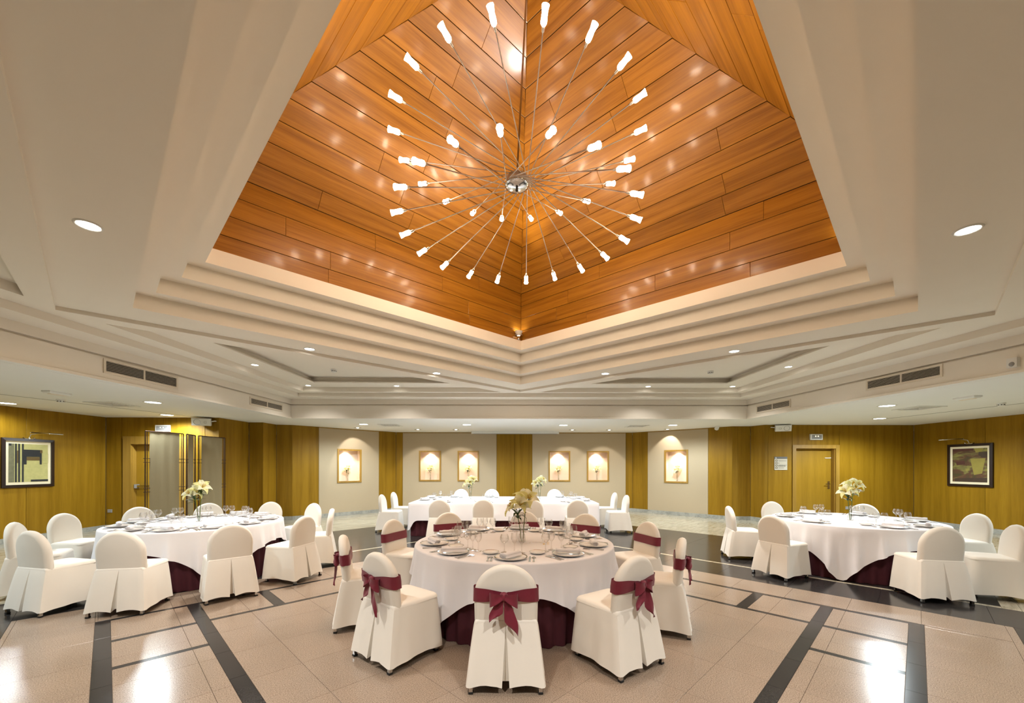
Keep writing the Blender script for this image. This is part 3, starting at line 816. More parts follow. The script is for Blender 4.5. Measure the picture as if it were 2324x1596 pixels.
shade_me = MB().lathe([(0.013, -0.010), (0.024, 0.004), (0.026, 0.025), (0.023, 0.075), (0.030, 0.113), (0.031, 0.12), (0.001, 0.119)], 8).mesh('shade', M_BULB, smooth=True)
sock_me = MB().lathe([(0.007, -0.05), (0.012, -0.045), (0.014, -0.01), (0.016, 0.0)], 10).mesh('socket', M_ROD, smooth=True)
ARM = 1.348
for ring, (el, off) in enumerate([(-0.37, 0.62), (0.29, 0.5)]):
    for k in range(20):
        a = 2 * PI * (k + off) / 20
        e = el
        d = Vector((math.cos(a) * math.cos(e), math.sin(a) * math.cos(e), math.sin(e)))
        tip = d * ARM
        sw = 1.25 if ring else -1.25
        st = Vector((0.12 * math.cos(a + sw), 0.12 * math.sin(a + sw), -0.02 if ring == 0 else 0.02))
        ax = (tip - st).normalized()
        arm = MB().tube([st, tip], 0.0055, 6).build('arm', M_ROD, ch, smooth=True)
        R = Matrix.Translation(tip) @ ax.to_track_quat('Z', 'Y').to_matrix().to_4x4()
        ob('socket', sock_me, arm, M=R)
        ob('shade', shade_me, arm, M=R)

# ------------------------------------------------------------------ things on the walls
def on_wall(name, w_, s, z, y=0.0):
    t = empty(name); t.matrix_world = w_.matrix_world @ Matrix.Translation((s, y, z)); return t
def frame_mesh(W2, H2, b, y0, y1):
    mb = MB()
    for sgn in (-1, 1):
        # bevelled sides and rails meeting in mitres
        mb.add([(sgn * W2, y1, -H2), (sgn * W2, y1, H2), (sgn * W2, y0 + 0.008, H2), (sgn * W2, y0 + 0.008, -H2),
                (sgn * (W2 - b), y1, -H2 + b), (sgn * (W2 - b), y1, H2 - b), (sgn * (W2 - b), y0, H2 - b), (sgn * (W2 - b), y0, -H2 + b)],
               [(0, 1, 2, 3), (3, 2, 6, 7), (7, 6, 5, 4)])
        mb.add([(-W2, y1, sgn * H2), (W2, y1, sgn * H2), (W2, y0 + 0.008, sgn * H2), (-W2, y0 + 0.008, sgn * H2),
                (-W2 + b, y1, sgn * (H2 - b)), (W2 - b, y1, sgn * (H2 - b)), (W2 - b, y0, sgn * (H2 - b)), (-W2 + b, y0, sgn * (H2 - b))],
               [(0, 1, 2, 3), (3, 2, 6, 7), (7, 6, 5, 4)])
    return mb
def flat(mb, x0, x1, z0, z1, y): mb.poly([(x0, y, z0), (x1, y, z0), (x1, y, z1), (x0, y, z1)])
def picture_lamp(parent, H2, dx, name_label):
    MB().tube([(0.0, -0.01, H2 - 0.02), (0.0, -0.06, H2 + 0.09), (dx * 0.5, -0.16, H2 + 0.13)], 0.007, 8).build('lamp_arm', M_CHROME, parent, smooth=True)
    MB().tube([(dx - 0.28, -0.17, H2 + 0.125), (dx + 0.28, -0.17, H2 + 0.125)], 0.012, 10).build('lamp_tube', M_CHROME, parent, smooth=True)
    MB().tube([(-0.10, -0.015, H2 + 0.02), (-0.06, -0.03, H2 - 0.0), (0.06, -0.03, H2 - 0.0), (0.10, -0.015, H2 + 0.02)], 0.010, 8).build('lamp_bracket', M_CHROME, parent, smooth=True)
sL = 13.51
# geometric picture on the left wall
Ll = wsl['L']
p1 = on_wall('framed_picture', wsl, Ll - 1.88 + 0.365, 1.605, -0.004)
frame_mesh(0.435, 0.50, 0.055, -0.04, -0.002).build('picture_frame', M_FRAMEDK, p1)
mb = MB(); flat(mb, -0.38, 0.38, -0.445, 0.445, -0.015); mb.build('mount', M_MATB, p1)
c_ = [mat_plain('art_olive', (0.44, 0.40, 0.15), 0.85, var=0.22, scale=14), mat_plain('art_grey', (0.16, 0.15, 0.08), 0.85, var=0.3, scale=18), mat_plain('art_charcoal', (0.020, 0.020, 0.020), 0.85),
      mat_plain('art_brown', (0.12, 0.075, 0.02), 0.85, var=0.2)]
mb = MB()
y = -0.018
rects = [(-0.325, 0.325, -0.39, 0.39, 0), (-0.325, -0.235, -0.39, 0.39, 1), (-0.325, -0.28, 0.345, 0.39, 2), (-0.225, -0.195, -0.39, 0.39, 2), (-0.175, -0.145, -0.39, 0.39, 2), (-0.115, -0.085, -0.39, 0.39, 2),
         (-0.085, 0.215, 0.20, 0.275, 2), (-0.085, 0.215, 0.13, 0.20, 2), (-0.085, -0.04, -0.03, 0.13, 2), (0.18, 0.215, -0.03, 0.21, 2), (-0.04, 0.18, 0.055, 0.125, 3), (0.185, 0.225, 0.21, 0.275, 3),
         (-0.195, -0.175, 0.0, 0.25, 3), (0.03, 0.325, -0.385, -0.345, 2), (0.23, 0.325, 0.0, 0.20, 3 if False else 0)]
for i, (x0, x1, z0, z1, k) in enumerate(rects):
    mb.mi = k; flat(mb, x0, x1, z0, z1, y - 0.0004 * i)
mb.build('artwork', c_, p1)
picture_lamp(p1, 0.5, 0.20, '')
tag(p1, 'dark framed print of olive and black rectangles on the left wall', 'picture', 'framed pictures')
# abstract picture on the right wall
p2 = on_wall('framed_picture', wsr, 1.38, 1.60, -0.004)
frame_mesh(0.49, 0.53, 0.06, -0.04, -0.002).build('picture_frame', M_FRAMEDK, p2)
mb = MB(); flat(mb, -0.43, 0.43, -0.47, 0.47, -0.015); mb.build('mount', M_MATB, p2)
m, nt, b = new_mat('abstract_paint'); b.inputs['Roughness'].default_value = 0.6
tc = N(nt, 'ShaderNodeTexCoord'); nz = N(nt, 'ShaderNodeTexNoise'); nz.inputs['Scale'].default_value = 3.2; nz.inputs['Detail'].default_value = 5; nz.inputs['Distortion'].default_value = 1.0
mp = N(nt, 'ShaderNodeMapping'); mp.inputs['Scale'].default_value = (1.0, 1.0, 2.4)
nt.links.new(tc.outputs['Object'], mp.inputs['Vector']); nt.links.new(mp.outputs[0], nz.inputs['Vector'])
rp = N(nt, 'ShaderNodeValToRGB'); cr = rp.color_ramp
cr.elements[0].position = 0.33; cr.elements[0].color = (0.055, 0.045, 0.012, 1)
cr.elements[1].position = 0.68; cr.elements[1].color = (0.26, 0.22, 0.05, 1)
e = cr.elements.new(0.46); e.color = (0.10, 0.040, 0.018, 1)
e = cr.elements.new(0.56); e.color = (0.15, 0.13, 0.035, 1)
nt.links.new(nz.outputs['Fac'], rp.inputs[0]); nt.links.new(rp.outputs[0], b.inputs['Base Color'])
mb = MB(); flat(mb, -0.375, 0.375, -0.415, 0.415, -0.018); 
c2 = [m, mat_plain('paint_yellow', (0.27, 0.22, 0.04), 0.6, var=0.25, scale=6), mat_plain('paint_maroon', (0.075, 0.022, 0.014), 0.6, var=0.3, scale=8), mat_plain('paint_umber', (0.05, 0.028, 0.015), 0.6, var=0.3, scale=8)]
mb.mi = 1; mb.poly([(0.02, -0.0185, 0.16), (0.34, -0.0185, 0.17), (0.27, -0.0185, -0.20), (0.10, -0.0185, -0.24)]); mb.poly([(0.10, -0.0184, 0.41), (0.30, -0.0184, 0.41), (0.26, -0.0184, 0.33), (0.14, -0.0184, 0.31)])
mb.mi = 2; mb.poly([(-0.30, -0.0185, 0.09), (-0.10, -0.0185, 0.11), (-0.09, -0.0185, 0.02), (-0.28, -0.0185, 0.0)]); mb.poly([(-0.375, -0.0185, 0.415), (0.09, -0.0185, 0.415), (0.08, -0.0185, 0.36), (-0.36, -0.0185, 0.33)])
mb.mi = 3; mb.poly([(0.20, -0.0188, 0.32), (0.375, -0.0188, 0.33), (0.375, -0.0188, 0.18), (0.26, -0.0188, 0.19), (0.19, -0.0188, 0.25)]); mb.poly([(-0.32, -0.0185, -0.33), (0.375, -0.0185, -0.30), (0.375, -0.0185, -0.41), (-0.32, -0.0185, -0.41)])
mb.build('artwork', c2, p2)
picture_lamp(p2, 0.53, -0.28, '')
tag(p2, 'dark framed abstract painting with a yellow patch on the right wall', 'picture', 'framed pictures')
# directory sign
t = on_wall('directory_sign', wdr, 0.452, 1.65, -0.002)
MB().box(-0.18, 0.18, -0.012, 0, -0.186, 0.186).build('sign_plate', M_MATB if False else mat_plain('sign_beige', (0.55, 0.49, 0.38), 0.5, var=0.01), t)
mb = MB(); flat(mb, -0.18, 0.18, 0.125, 0.186, -0.0125); mb.build('sign_header', mat_plain('sign_grey', (0.12, 0.11, 0.10), 0.5), t)
mb = MB(); mb.poly([(-0.155, -0.013, 0.14), (-0.12, -0.013, 0.14), (-0.138, -0.013, 0.172)]); mb.build('header_arrow', M_WHITEP, t)
mk = mat_plain('sign_print', (0.06, 0.05, 0.03), 0.6)
for k, z in enumerate((0.075, 0.008, -0.058, -0.125)):
    mb = MB(); flat(mb, -0.155, -0.095, z - 0.024, z + 0.024, -0.0128); mb.build('pictogram', mk, t)
    mb = MB(); flat(mb, -0.138, -0.112, z - 0.012, z + 0.012, -0.0131); mb.build('pictogram_mark', M_MATB, t)
for (x1, z, h) in ((0.15, 0.072, 0.006), (-0.04, 0.006, 0.006), (0.165, -0.048, 0.006), (0.13, -0.076, 0.010), (0.09, -0.128, 0.006)):
    mb = MB(); x = -0.075
    while x < x1:
        wd_ = rnd.uniform(0.008, 0.028); flat(mb, x, min(x + wd_, x1), z - h, z + h, -0.0128); x += wd_ + 0.004
    mb.build('text_line', mk, t)
tag(t, 'small beige directory sign with pictograms left of the right door', 'sign')
# exit lamps over the doors
for w_, s, z, lab, lm in ((wd, 1.395, 2.465, 'white emergency exit lamp above the left door behind the screen', M_WHITEP), (wdr, 1.437, 2.39, 'white emergency exit lamp glowing above the right door', M_LENSX)):
    t = on_wall('exit_lamp', w_, s, z, -0.001)
    MB().cbox(-0.175, 0.175, -0.082, 0.082, 0, 0.045, 0.012, Matrix.Rotation(PI / 2, 4, 'X')).build('body', M_WHITEP, t)
    MB().cbox(-0.14, 0.14, -0.055, 0.055, 0.04, 0.052, 0.006, Matrix.Rotation(PI / 2, 4, 'X')).build('diffuser', M_GREYP, t)
    for dx in (-0.035, 0.035): MB().lathe([(0.016, 0.0), (0.001, 0.008)], 10, Matrix.Translation((dx, -0.052, 0.02)) @ Matrix.Rotation(PI / 2, 4, 'X')).build('lamp', lm, t)
    tag(t, lab, 'exit lamp', 'exit lamps above the doors')
# loudspeakers hung under the low ceiling
for w_, s, z, yaw, lab in ((wd, 2.43, 2.625, 0.45, 'white loudspeaker under the ceiling above the folding screen'), (wdr, 0.42, 2.64, -0.35, 'white loudspeaker under the ceiling left of the right door')):
    t = on_wall('loudspeaker', w_, s, z, -0.14)
    Mx = Matrix.Rotation(yaw, 4, 'Z') @ Matrix.Rotation(0.25, 4, 'X')
    mb = MB()
    f = [(-0.19, -0.09), (0.19, -0.09), (0.19, 0.08), (-0.19, 0.08)]; k = [(-0.12, -0.07), (0.12, -0.07), (0.12, 0.07), (-0.12, 0.07)]
    mb.loft([[Mx @ Vector((x, -0.08, z_)) for x, z_ in f], [Mx @ Vector((x, 0.02, z_)) for x, z_ in f], [Mx @ Vector((x, 0.11, z_)) for x, z_ in k]], True)
    n0 = len(mb.v) - 12
    mb.f += [(n0, n0 + 1, n0 + 2, n0 + 3), (n0 + 11, n0 + 10, n0 + 9, n0 + 8)]; mb.m += [0, 0]
    mb.build('cabinet', M_WHITEP, t, recalc=True)
    for x, r in ((-0.08 if yaw > 0 else 0.08, 0.07), (0.08 if yaw > 0 else -0.08, 0.03)):
        MB().lathe([(r, 0.006), (r * 0.9, 0.0), (r * 0.35, -0.02), (r * 0.3, -0.01), (0.001, -0.005)], 18, Mx @ Matrix.Translation((x, -0.08, -0.005)) @ Matrix.Rotation(PI / 2, 4, 'X')).build('driver', M_GREYP, t, smooth=True)
    MB().tube([(0.17 if yaw > 0 else -0.17, 0.05, 0.0), (0.24 if yaw > 0 else -0.24, 0.10, 0.02), (0.24 if yaw > 0 else -0.24, 0.139, 0.02)], 0.012, 8).build('bracket', M_WHITEP, t)
    tag(t, lab, 'loudspeaker', 'loudspeakers')
for w_, s, z, lab in ((wd, 0.105, 0.446, 'dark wall socket left of the left door'), (wdr, 2.33, 0.40, 'dark wall socket right of the right door')):
    t = on_wall('wall_socket', w_, s, z, -0.001)
    MB().cbox(-0.055, 0.055, -0.04, 0.04, 0, 0.012, 0.004, Matrix.Rotation(PI / 2, 4, 'X')).build('socket_plate', M_GREYP, t)
    MB().lathe([(0.02, 0.0), (0.018, -0.006), (0.001, -0.006)], 12, Matrix.Translation((0, -0.0125, 0)) @ Matrix.Rotation(PI / 2, 4, 'X')).build('outlet', M_DARK, t)
    tag(t, lab, 'socket', 'wall sockets')

# ------------------------------------------------------------------ folding screen
fs = empty('folding_screen', (-6.65, 8.4, 0))
tag(fs, 'folding screen of three beige linen panels in brown metal frames before the left door', 'screen')
for (P, Q) in [((-6.76, 7.47), (-6.61, 8.15)), ((-6.585, 8.20), (-6.72, 8.60)), ((-6.70, 8.66), (-6.63, 9.36))]:
    d = Vector((Q[0] - P[0], Q[1] - P[1], 0)); L = d.length
    Mp = Matrix.Translation((P[0] + 6.65, P[1] - 8.4, 0)) @ d.to_track_quat('X', 'Z').to_matrix().to_4x4()
    mb = MB(); nx = 10
    g = 0.075
    rows_ = []
    for z in [0.06 + 2.13 * k / 12 for k in range(13)]:
        rows_.append([Mp @ Vector((g + (L - 2 * g) * i / nx, 0.006 * math.sin(i * 1.9 + z * 1.3) * (0.4 if z > 2 else 1), z)) for i in range(nx + 1)])
    mb.loft(rows_, False)
    mb.build('linen_panel', M_LINEN, fs, smooth=True)
    for x in (0.0, L):
        s = 1 if x == 0 else -1
        MB().tube([Mp @ Vector((x, 0, 0.0)), Mp @ Vector((x, 0, 2.19)), Mp @ Vector((x + s * g, 0, 2.195))], 0.010, 6).build('frame_post', M_BRONZE, fs)
        MB().tube([Mp @ Vector((x + s * 0.035, 0, 0.0)), Mp @ Vector((x + s * 0.035, 0, 2.19))], 0.006, 6).build('inner_rod', M_BRONZE, fs)
        for z in (0.55, 1.10, 1.65):
            for dz in (-0.035, 0.035):
                MB().tube([Mp @ Vector((x - s * 0.03, 0, z + dz)), Mp @ Vector((x + s * (g + 0.01), 0, z + dz))], 0.006, 6).build('tie_bar', M_BRONZE, fs)
    MB().tube([Mp @ Vector((0, 0, 2.195)), Mp @ Vector((L, 0, 2.195))], 0.010, 6).build('top_rail', M_BRONZE, fs)
    MB().tube([Mp @ Vector((0, 0, 0.05)), Mp @ Vector((L, 0, 0.05))], 0.010, 6).build('bottom_rail', M_BRONZE, fs)

# ------------------------------------------------------------------ tables
def cloth(name, outline, normals, drop, z, fold, seed, m=M_CLOTH, nfold=14, flare=0.035):
    """cloth lying on a table and hanging over its edge: outline points, outward normals, hanging length per point"""
    r = random.Random(seed); ph = [r.uniform(0, 6.28) for _ in range(4)]
    n = len(outline)
    cx = sum(p[0] for p in outline) / n; cy = sum(p[1] for p in outline) / n
    rings = []
    for k in (0.0005, 0.5, 0.9):
        rings.append([(cx + (p[0] - cx) * k, cy + (p[1] - cy) * k, z) for p in outline])
    for a in (0.0, 0.5, 1.0):
        rings.append([(p[0] + nn[0] * (0.014 * math.sin(a * PI / 2)), p[1] + nn[1] * 0.014 * math.sin(a * PI / 2), z - 0.014 * (1 - math.cos(a * PI / 2))) for p, nn in zip(outline, normals)])
    for t in (0.12, 0.25, 0.4, 0.55, 0.7, 0.85, 1.0):
        ring = []
        for i, (p, nn) in enumerate(zip(outline, normals)):
            a = 2 * PI * i / n
            d = drop[i]
            dm = min(drop); ex = (d - dm) / max(0.01, 0.6)
            rg = max(0.0, math.sin(nfold * a + ph[0] + 1.2 * math.sin(3 * a + ph[1]))) ** 2 - 0.25
            f = fold * (0.6 + 0.9 * ex) * (rg + math.sin(5 * a + ph[2]) * 0.3)
            o = 0.016 + (flare * (0.5 + ex) + f) * t ** 1.3
            o = max(o, 0.012)
            ring.append((p[0] + nn[0] * o, p[1] + nn[1] * o, max(0.012, z - 0.014 - (d - 0.014) * t)))
        rings.append(ring)
    mb = MB(); mb.loft(rings, True)
    return mb.build(name, m, None, smooth=True)
def circle(cx, cy, R, n=192): return [(cx + R * math.cos(2 * PI * i / n), cy + R * math.sin(2 * PI * i / n)) for i in range(n)], [(math.cos(2 * PI * i / n), math.sin(2 * PI * i / n)) for i in range(n)]
TZ = 0.735
def round_table(cx, cy, R, half, rot, seed, where):
    t = empty('round_table', (cx, cy, 0))
    MB().lathe([(0.001, TZ - 0.03), (R - 0.012, TZ - 0.03), (R, TZ - 0.02), (R, TZ - 0.006), (R - 0.006, TZ), (0.001, TZ)], 64).build('tabletop', M_FRAMEWOOD, t)
    n = 240; rings = []
    for z in (TZ - 0.04, 0.5, 0.25, 0.004):
        k = 1 - z / TZ
        rings.append([((R - 0.045 + 0.012 * k + (0.006 + 0.014 * k) * math.sin(48 * a)) * math.cos(a), (R - 0.045 + 0.012 * k + (0.006 + 0.014 * k) * math.sin(48 * a)) * math.sin(a), z) for a in [2 * PI * i / n for i in range(n)]])
    MB().loft(rings, True).build('table_skirt', M_BURG, t, smooth=True)
    tag(t, 'round banquet table with burgundy skirt, ' + where, 'table', 'round banquet tables')
    pts, nn = circle(cx, cy, R + 0.002)
    dr = []
    for i in range(len(pts)):
        a = 2 * PI * i / len(pts) - rot
        q = max(abs(math.cos(a)), abs(math.sin(a)))
        dr.append(min(half / q - R, 0.75 + 0.2))
    dr = [min(d, TZ - 0.005) for d in dr]
    c = cloth('tablecloth', pts, nn, dr, TZ + 0.004, 0.07, seed, nfold=26)
    tag(c, 'white square tablecloth over the round table, ' + where, 'tablecloth', 'white tablecloths')
    return t
T_MAIN, T_LEFT, T_RIGHT = (0.024, 4.42), (-4.52, 5.88), (5.24, 6.24)
RT = 1.04
round_table(*T_MAIN, RT, 1.30, 0.0, 3, 'ringed by chairs with burgundy sashes')
round_table(*T_LEFT, RT, 1.29, 0.05, 4, 'left, before the folding screen')
round_table(*T_RIGHT, RT, 1.30, -0.02, 5, 'right, before the closed door')
# long table at the far end
FX0, FX1, FY0, FY1 = -2.28, 1.92, 8.95, 10.95
t = empty('banquet_table', ((FX0 + FX1) / 2, (FY0 + FY1) / 2, 0))
hx, hy = (FX1 - FX0) / 2, (FY1 - FY0) / 2
MB().box(-hx + 0.02, hx - 0.02, -hy + 0.02, hy - 0.02, TZ - 0.03, TZ).build('tabletop', M_FRAMEWOOD, t)
per = []
def rect_outline(hx, hy, step, rad=0.03):
    pts, nn = [], []
    for (ax, ay, bx, by, nx, ny) in ((hx, -hy, hx, hy, 1, 0), (hx, hy, -hx, hy, 0, 1), (-hx, hy, -hx, -hy, -1, 0), (-hx, -hy, hx, -hy, 0, -1)):
        L = math.hypot(bx - ax, by - ay); n = int(L / step)
        tx, ty = (bx - ax) / L, (by - ay) / L
        for i in range(n + 1):
            s = rad + (L - 2 * rad) * i / n
            pts.append((ax + tx * s, ay + ty * s)); nn.append((nx, ny))
        for k in (1, 2, 3):
            a = k * PI / 8
            nx2, ny2 = nx * math.cos(a) + tx * math.sin(a), ny * math.cos(a) + ty * math.sin(a)
            cx_, cy_ = bx - tx * rad - nx * rad, by - ty * rad - ny * rad
            pts.append((cx_ + nx2 * rad, cy_ + ny2 * rad)); nn.append((nx2, ny2))
    return pts, nn
pts, nn = rect_outline(hx - 0.04, hy - 0.04, 0.02)
rings = []
for z in (TZ - 0.04, 0.4, 0.004):
    k = 1 - z / TZ
    rings.append([(p[0] + q[0] * (0.006 + 0.012 * k) * math.sin(i * 0.9), p[1] + q[1] * (0.006 + 0.012 * k) * math.sin(i * 0.9), z) for i, (p, q) in enumerate(zip(pts, nn))])
MB().loft(rings, True).build('table_skirt', M_BURG, t, smooth=True)
tag(t, 'long rectangular banquet table with burgundy skirt before the far wall', 'table')
pts, nn = rect_outline(hx, hy, 0.04)
ctr = ((FX0 + FX1) / 2, (FY0 + FY1) / 2)
dr = []
for p in pts:
    dc = math.hypot(hx - abs(p[0]), hy - abs(p[1]))
    dr.append(0.385 + 0.22 * math.exp(-(dc / 0.09) ** 2))
nn = [(q[0] * 1.0, q[1] * 1.0) for q in nn]
c = cloth('tablecloth', [(p[0] + ctr[0], p[1] + ctr[1]) for p in pts], nn, dr, TZ + 0.004, 0.006, 9, nfold=22, flare=0.02)
tag(c, 'long white tablecloth over the rectangular table before the far wall', 'tablecloth', 'white tablecloths')

# ------------------------------------------------------------------ chairs under covers
def skirt_mesh(seed):
    r = random.Random(seed); p1_, p2_ = r.uniform(0, 6), r.uniform(0, 6); am = r.uniform(0.7, 1.3)
    rings = []
    T = [0, 0.06, 0.15, 0.3, 0.45, 0.6, 0.75, 0.88, 1.0]
    for t in T:
        g = t ** 0.85
        xr, yr = 0.222 + 0.052 * g, 0.012 - 0.075 * g
        xf, yf = 0.218 + 0.034 * g, 0.47 + 0.035 * g
        nch = 0.0015 + 0.024 * t
        rd = 0.002 + 0.055 * t
        cr = 0.030
        P = []
        def edge(ax, ay, bx, by, n, nx, ny, ph, amp):
            for i in range(n + 1):
                q = i / n
                off = amp * g * (math.sin(q * 9 + ph) * 0.6 + math.sin(q * 17 + ph * 2) * 0.3) * math.sin(PI * q) * am
                hem = 0.050 + 0.018 * math.sin(PI * q)
                P.append((ax + (bx - ax) * q + nx * off, ay + (by - ay) * q + ny * off, hem))
        edge(nch, yr, xr - cr, yr, 6, 0, -1, p1_, 0.006)
        P.append((xr - 0.008, yr + 0.007, 0.050))
        edge(xr, yr + cr, xf, yf - 0.06, 12, 1, 0, p2_, 0.016)
        P.append((xf - 0.018, yf - 0.018, 0.04))
        edge(xf - 0.06, yf, -xf + 0.06, yf, 10, 0, 1, p1_ + 1, 0.014)
        P.append((-xf + 0.018, yf - 0.018, 0.04))
        edge(-xf, yf - 0.06, -xr, yr + cr, 12, -1, 0, p2_ + 2, 0.016)
        P.append((-xr + 0.008, yr + 0.007, 0.050))
        edge(-xr + cr, yr, -nch, yr, 6, 0, -1, p1_ + 3, 0.006)
        for x, y, h in ((-nch * 1.3, yr + rd * 0.5, 0.05), (-nch * 0.9, yr + rd, 0.07), (nch * 0.9, yr + rd, 0.07), (nch * 1.3, yr + rd * 0.5, 0.05)): P.append((x, y, h))
        zt = 0.462
        rings.append([(x, y, zt + (h - zt) * t) for x, y, h in P])
    mb = MB(); mb.loft(rings, True)
    return mb.mesh('cover_skirt', M_COVER, smooth=True, angle=math.radians(50))
def seat_mesh():
    mb = MB(); rings = []
    for ins, z in ((0.0, 0.455), (0.004, 0.470), (0.014, 0.482), (0.035, 0.488), (0.10, 0.491)):
        x, y0, y1 = 0.222 - ins, 0.012 + ins * 0.3, 0.472 - ins
        c = max(0.02, 0.055 - ins * 0.2)
        ring = []
        for (cx, cy, a0) in ((x - 0.02, y0 + 0.02, -PI / 2), (x - c, y1 - c, 0), (-x + c, y1 - c, PI / 2), (-x + 0.02, y0 + 0.02, PI)):
            rr = 0.02 if cy < 0.2 else c
            for k in range(5): ring.append((cx + rr * math.cos(a0 + k * PI / 8), cy + rr * math.sin(a0 + k * PI / 8), z))
        rings.append(ring)
    mb.loft(rings, True); n0 = len(mb.v) - 20
    mb.f.append(tuple(range(n0, n0 + 20))); mb.m.append(0)
    return mb.mesh('seat', M_COVER, smooth=True)
def by(z): return 0.052 - (z - 0.45) * 0.10
def back_mesh():
    rings = []; th = 0.040
    def outl(e):
        P = []
        w_, b_ = 0.224 - e, 0.228 - e
        for z in (0.40, 0.46, 0.52, 0.58, 0.64): P.append((w_ - 0.004 * (0.65 - z) / 0.25, z))
        for k in range(1, 24):
            a = PI * k / 24; P.append((w_ * math.cos(a), 0.645 + b_ * math.sin(a)))
        for z in (0.64, 0.58, 0.52, 0.46, 0.40): P.append((-w_ + 0.004 * (0.65 - z) / 0.25, z))
        return P
    for ph in (-90, -60, -30, 0, 30, 60, 90):
        a = math.radians(ph); e = th * (1 - math.cos(a)); yy = th * math.sin(a)
        if abs(ph) == 90: e = th * 1.0
        rings.append([(x, by(z) + yy + (0.012 * (x / 0.22) ** 2), z) for x, z in outl(e)])
    mb = MB(); mb.loft(rings, False)
    n = len(rings[0])
    for side in (0, 6):
        b0 = side * n
        # fill the face in horizontal strips so that its slight dish stays smooth
        for i in range(n // 2):
            q = (b0 + i, b0 + i + 1, b0 + n - 2 - i, b0 + n - 1 - i)
            q = tuple(dict.fromkeys(q))
            if len(q) > 2: mb.f.append(q if side == 0 else tuple(reversed(q))); mb.m.append(0)
    return mb.mesh('backrest', M_COVER, smooth=True, recalc=True)
leg_me = MB().box(-0.013, 0.013, -0.013, 0.013, 0.012, 0.11).mesh('leg', M_CHROME)
cap_me = MB().cbox(-0.016, 0.016, -0.016, 0.016, -0.016, 0.0, 0.004, Matrix.Translation((0, 0, 0.0)) @ Matrix.Rotation(PI, 4, 'X')).mesh('foot_cap', M_RUBBER)
SKIRTS = [skirt_mesh(s) for s in range(6)]
SEAT, BACK = seat_mesh(), back_mesh()
# sash: band round the back, knot, two loops, two tails
def band_mesh():
    up, lo_ = [], []
    n = 56
    for i in range(n):
        a = 2 * PI * i / n
        c, s = math.cos(a), math.sin(a)
        x = 0.231 * (abs(c) ** 0.35) * (1 if c >= 0 else -1)
        yo = (0.054 if s >= 0 else 0.047) * (abs(s) ** 0.6) * (1 if s >= 0 else -1) + 0.012 * (x / 0.22) ** 2
        rear = s < 0
        hh = 0.050 * (1 - (0.50 * math.exp(-(x / 0.10) ** 2) if rear else 0))
        zc = 0.665 - (0.004 if rear else 0)
        if rear: yo -= 0.012 * math.exp(-(x / 0.06) ** 2)
        up.append((x * (0.985), by(zc + hh) + yo, zc + hh)); lo_.append((x, by(zc - hh) + yo, zc - hh))
    mid = [((p[0] + q[0]) / 2, (p[1] + q[1]) / 2 + (-0.004 if p[1] < 0 else 0.003), (p[2] + q[2]) / 2) for p, q in zip(up, lo_)]
    q1 = [((p[0] + q[0]) / 2, (p[1] + q[1]) / 2 + (0.003 if p[1] < 0 else 0), (p[2] + q[2]) / 2) for p, q in zip(up, mid)]
    mb = MB(); mb.loft([up, q1, mid, lo_], True)
    return mb.mesh('sash_band', M_SASH, smooth=True)
def loop_mesh(sg, droop):
    mb = MB(); rings = []
    for i in range(17):
        a = 2 * PI * i / 16
        x = 0.048 * (1 - math.cos(a)); q = x / 0.096
        yy = -0.006 - 0.032 * math.sin(a) * (1.0 - 0.25 * q)
        hw = 0.014 + 0.036 * q ** 0.8
        zc = droop * q ** 1.5
        rings.append([(sg * x, yy + 0.004 * math.sin(3 * v + a), zc + hw * v) for v in (-1, -0.5, 0, 0.5, 1)])
    mb.loft(rings, False)
    return mb.mesh('bow_loop', M_SASH, smooth=True)
def tail_mesh(sg, L, ph):
    mb = MB(); rings = []
    for i in range(11):
        t = i / 10
        hw = (0.016 + 0.030 * min(1, t * 1.6)) * (1 if t < 0.75 else max(0.03, (1 - t) / 0.25))
        cx = sg * (0.012 + 0.055 * t ** 0.8) + (sg * 0.03 * max(0, t - 0.75) / 0.25)
        rings.append([(cx + hw * v, -0.006 - 0.02 * t + 0.010 * math.sin(2.2 * v + 4 * t + ph), -L * t - 0.012 * v * sg * t) for v in (-1, -0.5, 0, 0.5, 1)])
    mb.loft(rings, False)
    return mb.mesh('bow_tail', M_SASH, smooth=True)
BAND = band_mesh()
KNOT = MB().lathe([(0.001, -0.032), (0.020, -0.027), (0.029, -0.010), (0.027, 0.012), (0.018, 0.027), (0.001, 0.031)], 12, Matrix.Scale(0.9, 4, (0, 1, 0))).mesh('knot', M_SASH, smooth=True)
LOOPS = [loop_mesh(-1, -0.022), loop_mesh(1, -0.030)]
TAILS = [tail_mesh(-1, 0.165, 0.3), tail_mesh(1, 0.255, 1.1)]
CH_I = [0]
def chair(x, y, fx, fy, label, group, sash=False, tall=1.0):
    k = CH_I[0]; CH_I[0] += 1
    t = empty('banquet_chair', (x, y, 0), math.atan2(fy, fx) - PI / 2)
    ob('backrest', BACK, t); ob('seat', SEAT, t); ob('cover_skirt', SKIRTS[k % 6], t)
    for lx, ly in ((-0.238, -0.036), (0.238, -0.036), (-0.20, 0.44), (0.20, 0.44)):
        l = ob('leg', leg_me, t, loc=(lx, ly, 0)); ob('foot_cap', cap_me, l, loc=(0, 0, 0.0))
    if sash:
        s = ob('sash', BAND, t)
        q = Vector((0.0 + (k % 3 - 1) * 0.015, by(0.66) - 0.066, 0.662))
        ob('knot', KNOT, s, loc=q)
        for m_ in LOOPS: ob('bow_loop', m_, s, loc=q)
        for m_ in TAILS: ob('bow_tail', m_, s, loc=q)
    tag(t, label, 'chair', group)
    return t
G = 'chairs with burgundy sashes at the middle table'
